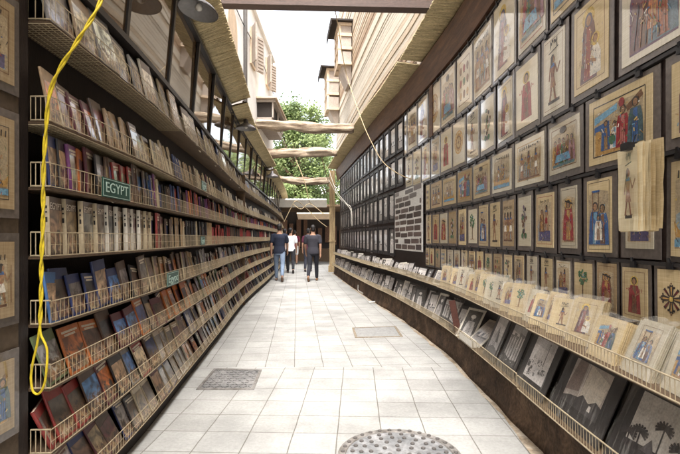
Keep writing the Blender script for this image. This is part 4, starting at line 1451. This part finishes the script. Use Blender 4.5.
m2 = film_mat(); m2.name = 'clear_film_thin'
for n in m2.node_tree.nodes:
    if n.type == 'MAP_RANGE':
        n.inputs['From Min'].default_value = .5; n.inputs['To Min'].default_value = .02; n.inputs['To Max'].default_value = .16
    if n.type == 'MAPPING':
        n.inputs['Scale'].default_value = (26, 26, 2); n.inputs['Rotation'].default_value = (0, .25, 0)
M['film_thin'] = m2

Y, i = 5.85, 0
while Y < 16.8:
    i += 1
    w_ = rnd.uniform(.17, .22)
    mw = RW.mw(RW.s_of(Y), .2 - rnd.uniform(0, .05), .753) @ Matrix.Rotation(rnd.uniform(.0, .45), 4, 'Z') @ Matrix.Rotation(-rnd.uniform(.2, .5 if Y < 9 else .25), 4, 'X') @ Matrix.Rotation(rnd.gauss(0, .08 if Y < 9 else .02), 4, 'Y')
    print_card(mw, w_, rnd.uniform(.17, .22), .1, 'photo', '%s small grey photograph in the upper tray beyond the papyrus packets' % ORD[i], 'small photographs in the upper tray', dark=rnd.random() < .7)
    Y += rnd.uniform(.2, .32)

# large and small prints in the lower tray
big = [(1.30, .56, 'photo'), (1.86, .53, 'palms'), (2.43, .55, 'sails'), (2.99, .44, 'photo'), (3.43, .36, 'photo'), (3.80, .33, 'photo')]
for i, (Y, w_, kind) in enumerate(big):
    mw = RW.mw(RW.s_of(Y), .27, .338) @ Matrix.Rotation(rnd.uniform(-.06, .02), 4, 'Z') @ Matrix.Rotation(-.40, 4, 'X')
    lb = {'palms': 'large black matted print of palm trees', 'sails': 'large black matted print of tall sails'}.get(kind, '%s large black matted grey print counting from the palm tree print' % ORD[max(1, i - 1)])
    if i == 0: lb = 'large black matted grey print beside the palms, away from the sails'
    print_card(mw, w_, .44, .17, kind, lb + ' in the lower tray', 'large prints in the lower tray', film=True, name='matted_print')
Y, i = 4.85, 0
while Y < 16.9:
    i += 1
    w_ = rnd.uniform(.22, .30)
    mw = RW.mw(RW.s_of(Y), .25 - rnd.uniform(0, .04), .338) @ Matrix.Rotation(rnd.uniform(.05, .4), 4, 'Z') @ Matrix.Rotation(-rnd.uniform(.25, .45), 4, 'X') @ Matrix.Rotation(rnd.gauss(0, .05), 4, 'Y')
    print_card(mw, w_, rnd.uniform(.27, .34), .13, 'photo', '%s small sleeved photograph in the lower tray beyond the red-brown board' % ORD[i], 'small prints in the lower tray', film=Y < 8, dark=rnd.random() < .85, name='photo_card')
    Y += rnd.uniform(.22, .36)
mb = MB()
T = RW.mw(RW.s_of(4.72), .27, .34) @ Matrix.Rotation(1.1, 4, 'Z') @ Matrix.Rotation(-.12, 4, 'X')
mb.box((-.03, 0, 0), (.035, .022, .36), T @ Matrix.Rotation(-.22, 4, 'Y'))
tag(mb.build('loose_board', M['redboard']), 'red-brown board standing on end in the lower wire tray', 'board')
for i, (Y, lean) in enumerate(((4.28, .9), (4.55, .55))):
    mw = RW.mw(RW.s_of(Y), .26, .345) @ Matrix.Rotation(.2 + .2 * i, 4, 'Z') @ Matrix.Rotation(-lean, 4, 'X')
    print_card(mw, .26, .33, .1, 'photo', ['pale photograph lying tilted in the lower tray beside the red-brown board', 'pale photograph leaning against the red-brown board'][i], 'small prints in the lower tray', film=True, dark=False)
# pale strip lying on the lower tray in front
mb = MB(); mb.box((-.2, -.02, 0), (.2, .03, .06), RW.mw(RW.s_of(4.35), .285, .345))
tag(mb.build('card_box', M['spine']), 'pale card box lying along the lower tray before the tilted photograph', 'box')

# pipe at the foot of the plinth
pts = [at(358, 286.5, 11.0), at(358.5, 292, 11.0)]
g = lambda x, y: Vector(((x - CX) * (F * H / (y - HZ)) / F, F * H / (y - HZ), .02))
mb = MB(); mb.tube(smooth([g(369, 303.4), g(376, 302), g(367, 296.5), g(359.5, 292.2), g(358.2, 291.2) + Vector((0, 0, .02)), g(358.2, 291.2) + Vector((0, 0, .14))], 4), .016, 7)
tag(mb.build('water_pipe', M['pipe'], None, True), 'thin white pipe lying bent along the foot of the stone plinth', 'pipe')

# ------------------------------------------------------------------ overhead timbers
def log(a, b, r, label, name='log_beam', m='log', seed=0, flat=1.0, group='weathered logs across the alley', n=40, amp=.5):
    a, b = Vector(a), Vector(b)
    d = (b - a).normalized()
    u = d.cross(Vector((0, 0, 1))).normalized(); v = u.cross(d)
    rings = []
    for i in range(n + 1):
        t = i / n
        c_ = a.lerp(b, t) + v * (0.03 * math.sin(t * 5 + seed) * r / .12) + u * .03 * math.sin(t * 3.3 + seed * 2)
        ring = []
        for j in range(22):
            g_ = 2 * math.pi * j / 22
            k = r * (1 + amp * noise.noise(Vector((t * 6 + seed, math.cos(g_) * 1.3, math.sin(g_) * 1.3))) + amp * .5 * noise.noise(Vector((t * 2 + seed, math.cos(g_) * 4, math.sin(g_) * 4))) + .22 * noise.noise(Vector((t * 3 + seed, math.cos(g_) * 7, math.sin(g_) * 7))))
            if i in (0, n): k *= .75
            ring.append(c_ + u * math.cos(g_) * k + v * math.sin(g_) * k * flat)
        rings.append(ring)
    mb = MB(); mb.loft(rings)
    tag(mb.build(name, M[m], None, True), label, 'beam', group)


log(at(256, 125.5, 10.7), at(354, 127.5, 10.7), .112, 'gnarled pale log across the alley, highest and longest of the logs', seed=1)
log(at(266, 152.5, 13.8), at(337, 153, 13.8), .125, 'pale split log across the alley, directly below the longest log', seed=4)
log(at(272, 179.5, 17.6), at(330, 181, 17.6), .13, 'thick pale log across the alley, third below the sky', seed=8)
mb = MB()
T = Matrix.Translation(at(318, 4.2, 5.5)) @ Matrix.Rotation(.022, 4, 'Y')
for z in (0,):
    mb.box((-2.2, -.07, -.05), (1.48, .07, .05), T)
tag(mb.build('timber_beam', mat('dark_timber', (.085, .052, .04), .6, .3, 5, .2, stretch=(.7, 6, 6))), 'dark square timber beam crossing the alley overhead at the top of the view', 'beam')
mb = MB()
T = Matrix.Translation(at(304, 203, 20)) @ Matrix.Rotation(-.5, 4, 'X')
mb.box((-1.15, -.3, -.03), (1.0, .3, .03), T)
for i in range(12): mb.box((-1.1 + i * .17, -.3, .031), (-1.04 + i * .17, .3, .05), T)
tag(mb.build('sheet_canopy', M['sheet_metal']), 'bright ribbed sheet canopy low over the far end of the alley', 'canopy', 'canopies at the far end')
mb = MB()
T = Matrix.Translation(at(316, 216, 22)) @ Matrix.Rotation(-.35, 4, 'X')
mb.box((-.9, -.35, -.03), (.75, .35, .03), T)
tag(mb.build('sheet_canopy', M['cream']), 'smaller cream canopy under the bright ribbed canopy at the alley end', 'canopy', 'canopies at the far end')
# post
px, py = -.31, 18.0
mb = MB()
rings = []
for i in range(15):
    z = .02 + 4.0 * i / 14
    j = lambda q: .02 * noise.noise(Vector((z * 1.3, q, 3)))
    rings.append([(px - .11 + j(0), py - .11, z), (px + .11 + j(1), py - .11, z), (px + .11 + j(2), py + .11, z), (px - .11 + j(3), py + .11, z)])
mb.loft(rings)
for a, b in (((px - .135, py - .135, 2.6), (px + .135, py + .135, 2.66)), ((px - .135, py - .135, 1.2), (px + .135, py + .135, 1.25)), ((px - .15, py - .15, .005), (px + .15, py + .15, .25))):
    mb.box(a, b)
tag(mb.build('timber_post', M['post']), 'tall yellow timber post at the far end of the framed photographs', 'post')


def cable(pts, r, label, m='hemp', name='hanging_cable', n=12):
    mb = MB(); mb.tube(smooth([Vector(p) for p in pts], n), r, 6)
    tag(mb.build(name, M[m], None, True), label, 'cable', 'cables strung over the alley')


cable([at(333, 4, 5.5), at(337, 20, 8), at(346, 72, 11), at(361, 118, 9.6), at(374, 147, 9.0), at(386, 165, 8.4), at(408, 178, 7.9), at(425, 176, 7.3)], .009, 'long tan rope from the top timber down to the papyrus wall')
cable([at(329, 170, 17), at(336, 190, 15), at(346, 203, 13), at(351, 208, 12), at(352, 226, 11.8)], .009, 'pale double cable sagging from the timber post to the photographs', 'white_cable')
cable([at(329, 180, 17), at(338, 196, 15), at(349, 207, 12.3), at(351, 214, 12)], .008, 'second pale cable sagging just below the double cable', 'white_cable')
cable([at(284, 222, 17), at(291, 208, 17), at(296, 201, 17), at(305, 207, 18), at(318, 220, 18), at(327, 227, 18)], .014, 'tan rope hanging in a bow across the dark alley end')
cable([at(293, 204, 17.4), at(301, 209, 17.4), at(310, 204, 17.4), at(325, 215, 17.5)], .014, 'thin tan rope looped under the lowest log')
cable([at(296, 160, 17.5), at(304, 180, 17.4), at(309, 200, 17.6), at(312, 204, 18)], .014, 'thin tan rope dangling across the tree between the logs')
cable([at(320, 150, 14), at(325, 170, 15.5), at(328, 180, 17)], .016, 'short tan rope from the split log to the post top')

# ------------------------------------------------------------------ buildings and far end
# pale building at the back of the book wall
root = tag(empty('plaster_building', Matrix.Translation((-2.45, 11, 0))), 'tall white plaster building rising above the bookshelf awning', 'building')
L0 = Vector((-2.45, 11, 0))
mb = MB(); mb.box((-8, -7.5, 3.75), (-2.45, 16.6, 13)); o = mb.build('wall', M['plaster'], root); o.location = -L0
def win(y0, y1, z0, z1, open_):
    mb = MB(); mb.box((-2.449, y0, z0), (-2.40, y1, z1)); o = mb.build('window', M['cream'], root); o.location = -L0
    mb = MB(); mb.box((-2.399, y0 + .08, z0 + .08), (-2.395, y1 - .08, z1 - .08)); w2 = mb.build('pane', M['lamp'], o)
    for sgn, yy in ((1, y1), (-1, y0)):
        mb = MB()
        T = Matrix.Translation((-2.39, yy, 0)) @ Matrix.Rotation(sgn * -.5, 4, 'Z')
        a, b = (0, .3) if sgn > 0 else (-.3, 0)
        mb.box((0, a, z0), (.04, b, z1), T)
        for q in range(10):
            zz = z0 + (z1 - z0) * (q + .3) / 10
            mb.box((.041, a + .04, zz), (.055, b - .04, zz + .05), T)
        mb.build('shutter', M['shutter'], o)
win(12.3, 12.9, 6.1, 7.1, True)
win(14.9, 15.5, 6.4, 7.3, False)
mb = MB()      # blind arch
arc = [(9.75, 5.2), (10.65, 5.2)] + [(10.2 + .45 * math.cos(math.pi * i / 10), 6.1 + .45 * math.sin(math.pi * i / 10)) for i in range(11)]
mb.loft([[(-2.449, y_, z_) for y_, z_ in arc], [(-2.41, y_, z_) for y_, z_ in arc]])
o = mb.build('blind_arch', M['cream'], root); o.location = -L0
mb = MB(); mb.box((-2.449, 4.0, 7.75), (-2.36, 16.6, 7.87)); o = mb.build('cornice', M['plaster'], root); o.location = -L0
mb = MB(); mb.tube([(-2.40, 11.5, 3.8), (-2.40, 11.5, 12.9)], .05, 8); o = mb.build('drainpipe', M['lamp_in'], root, True); o.location = -L0
mb = MB(); mb.tube(smooth([Vector(q) for q in ((-2.43, 8.5, 6.9), (-2.42, 11, 6.7), (-2.42, 13.8, 6.85), (-2.42, 16.5, 6.6))], 8), .012, 5); o = mb.build('wall_cable', M['black'], root); o.location = -L0
# bay
mb = MB(); mb.box((-2.449, 13.3, 4.72), (-2.0, 15.6, 4.9)); mb.box((-2.449, 13.3, 5.35), (-1.9, 15.6, 5.43)); mb.box((-2.0, 13.32, 4.9), (-1.96, 13.45, 5.35)); mb.box((-2.0, 15.45, 4.9), (-1.96, 15.58, 5.35)); mb.box((-2.0, 14.4, 4.9), (-1.96, 14.5, 5.35))
o = mb.build('balcony', M['shutter'], root); o.location = -L0
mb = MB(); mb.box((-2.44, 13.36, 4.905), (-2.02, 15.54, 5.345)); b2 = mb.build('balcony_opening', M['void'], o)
mb = MB(); mb.box((-2.5, 13.2, 5.435), (-1.85, 15.7, 5.48)); mb.build('balcony_roof', M['cream'], o)

# timber clad building over the papyrus wall
root = tag(empty('timber_building', Matrix.Translation(RW.pt(RW.s_of(6), 0, 0))), 'pale plank clad building rising above the papyrus wall awning', 'building')
L0 = RW.pt(RW.s_of(6), 0, 0)
mb = MB()
z = 4.12
i = 0
while z < 10.2:
    hgt = rnd.uniform(.07, .14)
    dj = rnd.uniform(-.012, .012)
    sweep(mb, RW, RW.s_of(-7.5), RW.s_of(18.6), rect(-.5, -.02 + dj, z, z + hgt - .014), .8, mi=0 if rnd.random() < .6 else (1 if rnd.random() < .6 else 2))
    z += hgt
    i += 1
o = mb.build('plank_wall', [mat('pale_planks', (.66, .6, .5), .8, .16, 2.5, .2, stretch=(.8, .8, 7)), mat('tan_planks', (.58, .48, .36), .8, .3, 2.5, .2, stretch=(.8, .8, 7)), mat('brown_gap_planks', (.38, .27, .18), .8, .35, 2.5, .2, stretch=(.8, .8, 7))], root)
o.location = -L0
mb = MB(); sweep(mb, RW, RW.s_of(-7.5), RW.s_of(18.6), rect(-3.5, -.52, 4.1, 10.2), .8); o = mb.build('wall', M['plaster'], root); o.location = -L0


def bay(y0, y1, d, z0, z1):
    s0, s1 = RW.s_of(y0), RW.s_of(y1)
    sm = (s0 + s1) / 2
    T = RW.mw(sm, -.02, z0)
    wd, h = (s1 - s0), z1 - z0
    mb = MB()
    t = .09
    for x in (-wd / 2, -t / 2, wd / 2 - t):
        mb.box((x, -d, 0), (x + t, -d + t, h), T)
    for z in (0, h * .36, h * .68, h - t):
        mb.box((-wd / 2 - .01, -d - .01, z), (wd / 2 + .01, -.02, z + t), T)
    o = mb.build('bay_window', M['cream'], root); o.location = -L0
    mb = MB()
    for z in (0, h * .36, h * .68):
        mb.box((-wd / 2 + .03, -d + .03, z + t + .002), (wd / 2 - .03, -.03, min(z + h * .32, h - t) - .002), T)
    for q in range(int(h / .07)):
        pass
    p_ = mb.build('lattice', M['cream' if False else 'shutter'], o)
    mb = MB(); mb.box((-wd / 2 - .15, -d - .25, h), (wd / 2 + .15, .1, h + .05), T)
    for q in range(9):
        x = -wd / 2 - .12 + (wd + .2) * q / 8
        mb.box((x, -d - .25, h - .16), (x + .09, -d - .22, h - .002), T)
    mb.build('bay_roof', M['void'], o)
    mb = MB(); mb.loft([[T @ Vector(p) for p in ((-wd / 2 + .1, -d + .12, -.002), (wd / 2 - .1, -d + .12, -.002), (wd / 2 - .1, -.02, -.002), (-wd / 2 + .1, -.02, -.002))],
                        [T @ Vector(p) for p in ((-wd / 2 + .2, -.12, -.55), (wd / 2 - .2, -.12, -.55), (wd / 2 - .2, -.02, -.55), (-wd / 2 + .2, -.02, -.55))]])
    mb.build('bracket', M['shutter'], o)


bay(14.1, 15.2, .45, 6.75, 8.05)
bay(17.5, 18.55, .5, 6.3, 7.9)

# dark covered end of the alley
root = tag(empty('end_stall', Matrix.Translation((-2.2, 26.2, 0))), 'dark covered stall closing the far end of the alley', 'stall')
def es(mb, name, m, par=None):
    o = mb.build(name, m, par or root)
    if par is None: o.location = (2.2, -26.2, 0)
    return o
mb = MB(); mb.box((-6, 27.0, 0), (3, 27.2, 3.2)); es(mb, 'back_wall', M['dark_wood'])
mb = MB(); mb.box((-6, 22.2, 2.9), (3, 27.1, 3.0)); es(mb, 'roof', M['shelf'])
mb = MB()
for i in range(9):
    x = -3.4 + i * .42
    mb.box((x, 26.7, .9 + rnd.uniform(-.3, .3)), (x + rnd.uniform(.2, .34), 26.8, 2.0 + rnd.uniform(-.2, .5)))
es(mb, 'hanging_panel', M['beam'])
mb = MB(); mb.box((-3.4, 26.0, 0), (-.6, 26.5, .75)); es(mb, 'counter', M['shelf'])
# white building beyond
root = tag(empty('far_building', Matrix.Translation((-2, 40, 0))), 'bright white building beyond the logs at the end of the alley', 'building')
mb = MB(); mb.box((-9, 0, 0), (5, 6, 6.3)); o = mb.build('wall', M['plaster'], root)
for x in (-3.4, -1.9):
    mb = MB(); mb.box((x, -.05, 4.2), (x + .9, -.001, 5.6)); w2 = mb.build('window', M['shutter'], root)
    mb = MB(); mb.box((x + .1, -.07, 4.3), (x + .8, -.051, 5.5)); mb.build('pane', M['lamp'], w2)

# tree
def tree(base, h, rad, label, nclump, nleaf, seed):
    r = random.Random(seed)
    root = tag(empty('leafy_tree', Matrix.Translation(base)), label, 'tree', 'trees beyond the alley')
    mb = MB()
    mb.tube([(0, 0, 0), (.1, .05, h * .3), (-.05, 0, h * .55), (.05, .1, h * .8)], [.26, .2, .14, .05], 9)
    cl = []
    for i in range(nclump):
        a, e = r.uniform(0, 6.283), r.uniform(-.9, 1.0)
        q = r.uniform(.35, 1)
        c_ = Vector((math.cos(a) * rad[0] * q * math.sqrt(1 - e * e * .6), math.sin(a) * rad[0] * q * math.sqrt(1 - e * e * .6), h * .62 + e * rad[1]))
        cl.append((c_, r.uniform(.35, .85)))
        if i % 3 == 0:
            mb.tube([(0, 0, h * r.uniform(.3, .6)), c_ * .5 + Vector((0, 0, h * .25)), c_], [.08, .05, .015], 5)
    mb.build('trunk', M['bark'], root, True)
    mb = MB()
    for c_, s_ in cl:
        tone = r.choice([(.13, .18, .055), (.17, .22, .075), (.22, .27, .11), (.09, .13, .05)])
        for j in range(nleaf):
            v = Vector((r.gauss(0, 1), r.gauss(0, 1), r.gauss(0, .8))) * s_ * .55
            p = c_ + v
            d = Vector((r.uniform(-1, 1), r.uniform(-1, 1), r.uniform(-.7, .5))).normalized()
            e = d.orthogonal().normalized()
            L_, W_ = r.uniform(.10, .26), r.uniform(.04, .10)
            k = r.uniform(.75, 1.3)
            mb.poly([p, p + d * L_ * .5 + e * W_, p + d * L_, p + d * L_ * .5 - e * W_], 0, tuple(x * k for x in tone))
    mb.build('crown', M['leaf'], root)


tree((-2.7, 31, 0), 10.2, (2.3, 3.9), 'tall pale green tree behind the logs beyond the alley end', 150, 170, 5)
tree((-4.3, 34, 0), 8.5, (1.6, 3.0), 'darker bushy tree beside the tall one, low behind the logs', 70, 130, 9)
tree((-.9, 35, 0), 8.0, (1.8, 2.8), 'lower green tree behind the yellow timber post', 60, 120, 12)

# ------------------------------------------------------------------ people
def ell_ring(c, ax, ay, rx, ry, n=14):
    return [c + ax * rx * math.cos(2 * math.pi * j / n) + ay * ry * math.sin(2 * math.pi * j / n) for j in range(n)]


def limb(mb, pts, radii, n=12):
    """Closed tapered limb with rounded ends."""
    pts = [Vector(p) for p in pts]
    a, b = (pts[0] - pts[1]).normalized(), (pts[-1] - pts[-2]).normalized()
    P = [pts[0] + a * radii[0] * .95, pts[0] + a * radii[0] * .6] + pts + [pts[-1] + b * radii[-1] * .6, pts[-1] + b * radii[-1] * .95]
    R = [radii[0] * .2, radii[0] * .75] + list(radii) + [radii[-1] * .75, radii[-1] * .2]
    mb.tube(P, R, n)


def torso(mb, rows, k):
    rings = [ell_ring(Vector((x, y, z)) * k, Vector((1, 0, 0)), Vector((0, 1, 0)), rx * k, ry * k, 18) for x, y, z, rx, ry in rows]
    mb.loft(rings)


def ball(mb, c, r, n=12):
    prof = [(math.sin(math.pi * i / n), -math.cos(math.pi * i / n)) for i in range(n + 1)]
    rings = [[Vector((c[0] + max(a, .02) * r[0] * math.cos(2 * math.pi * j / 14), c[1] + max(a, .02) * r[1] * math.sin(2 * math.pi * j / 14), c[2] + b * r[2])) for j in range(14)] for a, b in prof]
    mb.loft(rings)


def finish(o, vox, it=3):
    m = o.modifiers.new('skin_surface', 'REMESH'); m.mode = 'VOXEL'; m.voxel_size = vox; m.use_smooth_shade = True
    s = o.modifiers.new('soften', 'SMOOTH'); s.factor = .5; s.iterations = it
    return o


def person(x, y, rot, hgt, shirt, trousers, label, legs=((.2, .05), (-.22, .35)), arms=((.12, .25), (-.15, .3)), wide=1.0, head_turn=0, shorts=False, shoe=(.03, .02, .018), hair_long=False):
    k = hgt / 1.78
    hipz = .93
    J = []
    for (a, bnd), sx in zip(legs, (1, -1)):
        hip = Vector((sx * .092, 0, hipz))
        knee = hip + Vector((sx * .01, math.sin(a) * .43, -math.cos(a) * .43))
        ank = knee + Vector((0, math.sin(a - bnd) * .42, -math.cos(a - bnd) * .42))
        J.append((hip, knee, ank, a - bnd))
    low = min(j[2].z for j in J) - .085
    off = -low
    mw = Matrix.Translation((x, y, 0)) @ Matrix.Rotation(rot, 4, 'Z')
    up = Vector((0, 0, off))
    root = tag(empty('person', mw), label, 'person', 'people walking down the alley')
    B, TR, SH, SO, HR = MB(), MB(), MB(), MB(), MB()
    sway = .01
    rows_b = [(0, 0, hipz - .06, .15, .105), (0, 0, hipz + .04, .155, .11), (0, .0, hipz + .16, .135, .095), (0, .005, hipz + .3, .15, .105), (0, .0, hipz + .42, .17, .11), (0, -.005, hipz + .5, .15, .085), (0, -.005, hipz + .54, .075, .06), (0, .0, hipz + .60, .056, .058), (0, .01, hipz + .66, .055, .058)]
    tr = lambda r, g: [(a, b, c_ + off, rx * wide + g, ry + g) for a, b, c_, rx, ry in r]
    torso(B, tr(rows_b, 0), k)
    torso(SH, tr([(0, 0, hipz - .06, .16, .115), (0, 0, hipz + .02, .16, .115)] + rows_b[2:6], .016) + [(0, -.005, hipz + .535 + off, .085, .07)], k)
    torso(TR, tr([(0, 0, hipz - .10, .14, .10), (0, 0, hipz - .03, .155, .11), (0, 0, hipz + .08, .145, .105)], .012), k)
    for i, (hip, knee, ank, g) in enumerate(J):
        hip, knee, ank = hip + up, knee + up, ank + up
        limb(B, [hip * k, hip.lerp(knee, .4) * k, knee * k, knee.lerp(ank, .35) * k, ank * k], [.082 * k, .074 * k, .053 * k, .052 * k, .036 * k])
        end = .55 if shorts else .97
        mid = knee.lerp(ank, .35)
        if shorts: limb(TR, [hip * k, hip.lerp(knee, .5) * k, hip.lerp(knee, .85) * k], [.1 * k, .098 * k, .088 * k])
        else: limb(TR, [hip * k, hip.lerp(knee, .4) * k, knee * k, mid * k, knee.lerp(ank, .93) * k], [.096 * k, .088 * k, .067 * k, .064 * k, .053 * k])
        pitch = max(-.1, -g * .9)     # heel lifts on the trailing foot
        f = Vector((0, math.cos(pitch), -math.sin(pitch)))
        if g > .05: f = Vector((0, math.cos(.15), math.sin(.15)))
        heel, toe = ank + Vector((0, -.035, -.05)), ank + Vector((0, 0, -.055)) + f * .165
        limb(B, [ank * k, (ank + f * .06 + Vector((0, 0, -.035))) * k, toe * k], [.036 * k, .034 * k, .026 * k])
        SO = MB(); limb(SO, [heel * k, (heel.lerp(toe, .5)) * k, toe * k], [.04 * k, .043 * k, .036 * k])
        o = finish(SO.build('shoe', M['cloth'], root), .01); o.color = (*shoe, 1)
    for (a, bnd), sx in zip(arms, (1, -1)):
        sh = Vector((sx * .19 * wide, -.005, hipz + .485)) + up
        el = sh + Vector((sx * .035, math.sin(a) * .29, -math.cos(a) * .29))
        wr = el + Vector((sx * .0, math.sin(a + bnd) * .25, -math.cos(a + bnd) * .25))
        limb(B, [sh * k, sh.lerp(el, .5) * k, el * k, el.lerp(wr, .35) * k, wr * k], [.056 * k, .048 * k, .038 * k, .037 * k, .026 * k])
        limb(SH, [(sh + Vector((-sx * .07, 0, .02))) * k, (sh + Vector((-sx * .01, 0, .0))) * k, sh.lerp(el, .3) * k, sh.lerp(el, .66) * k], [.058 * k, .071 * k, .068 * k, .064 * k])
        d = (wr - el).normalized()
        side = Vector((0, 1, 0)) - d * d.y
        side = side.normalized(); nrm = d.cross(side)
        palm = wr + d * .05
        limb(B, [(wr + d * .01) * k, palm * k, (wr + d * .085) * k], [.024 * k, .028 * k, .026 * k])
        for q in range(4):
            o_ = (q - 1.5) * .019
            L_ = (.062, .074, .08, .068)[q]
            b0 = wr + d * .085 + side * o_
            cu = nrm * (-sx * .018)
            limb(B, [b0 * k, (b0 + d * L_ * .5 + cu * .3) * k, (b0 + d * L_ * .95 + cu * 1.4) * k], [.0095 * k, .0088 * k, .0078 * k], 8)
        t0 = wr + d * .03 + side * .022
        limb(B, [t0 * k, (t0 + side * .025 + d * .025) * k, (t0 + side * .03 + d * .055) * k], [.0125 * k, .011 * k, .009 * k], 8)
    hz = hipz + .735 + off
    ct, st_ = math.cos(head_turn), math.sin(head_turn)
    hd = lambda v: Vector((v[0] * ct - v[1] * st_, v[0] * st_ + v[1] * ct + .012, v[2] + hz)) * k
    ball(B, hd((0, 0, .0)), (.073 * k, .092 * k, .108 * k)); ball(B, hd((0, .03, -.06)), (.052 * k, .055 * k, .055 * k))
    ball(B, hd((0, .098, -.015)), (.014 * k, .022 * k, .024 * k)); ball(B, hd((0, .085, -.058)), (.022 * k, .012 * k, .011 * k)); ball(B, hd((0, .085, .02)), (.045 * k, .012 * k, .012 * k))
    for sx in (1, -1): ball(B, hd((sx * .075, -.005, -.005)), (.011 * k, .02 * k, .032 * k))
    ball(HR, hd((0, -.018, .03)), (.083 * k, .092 * k, .095 * k)); ball(HR, hd((0, -.045, -.03)), (.068 * k, .06 * k, .07 * k))
    finish(B.build('body', M['skin'], root), .0075 * k)
    o = finish(SH.build('shirt', M['cloth'], root), .012); o.color = (*shirt, 1)
    o = finish(TR.build('trousers' if not shorts else 'shorts', M['cloth'], root), .012); o.color = (*trousers, 1)
    finish(HR.build('hair', M['hair'], root), .012)


person(-1.90, 14.2, .08, 1.82, (.012, .016, .032), (.16, .21, .29), 'person in navy shirt and blue jeans walking beside the bookshelves', wide=1.08, shoe=(.16, .1, .07), legs=((-.26, .5), (.27, .04)), arms=((.25, .3), (-.2, .25)))
person(-.85, 14.2, -.05, 1.78, (.03, .028, .036), (.014, .014, .02), 'person in charcoal t-shirt and black jeans walking in mid alley', legs=((.27, .04), (-.2, .55)), arms=((-.22, .25), (.2, .35)), head_turn=.25, wide=1.1, shoe=(.2, .11, .06))
person(-1.90, 17.4, .1, 1.76, (.78, .77, .78), (.016, .016, .02), 'person in white t-shirt and black trousers between the navy shirt and maroon shirt', legs=((-.24, .45), (.26, .05)), head_turn=-.5)
person(-2.22, 18.2, .0, 1.72, (.55, .54, .54), (.02, .02, .025), 'person in pale grey top mostly hidden by the navy shirt', legs=((.15, .05), (-.15, .3)))
person(-2.3, 23.0, .1, 1.76, (.12, .012, .03), (.5, .48, .46), 'person in maroon shirt and pale shorts, smallest and farthest down the alley', shorts=True)
person(-1.28, 18.2, .0, 1.74, (.075, .012, .03), (.02, .02, .03), 'person in maroon shirt and dark jeans behind the charcoal t-shirt', legs=((.16, .05), (-.16, .3)))

bpy.context.view_layer.update()
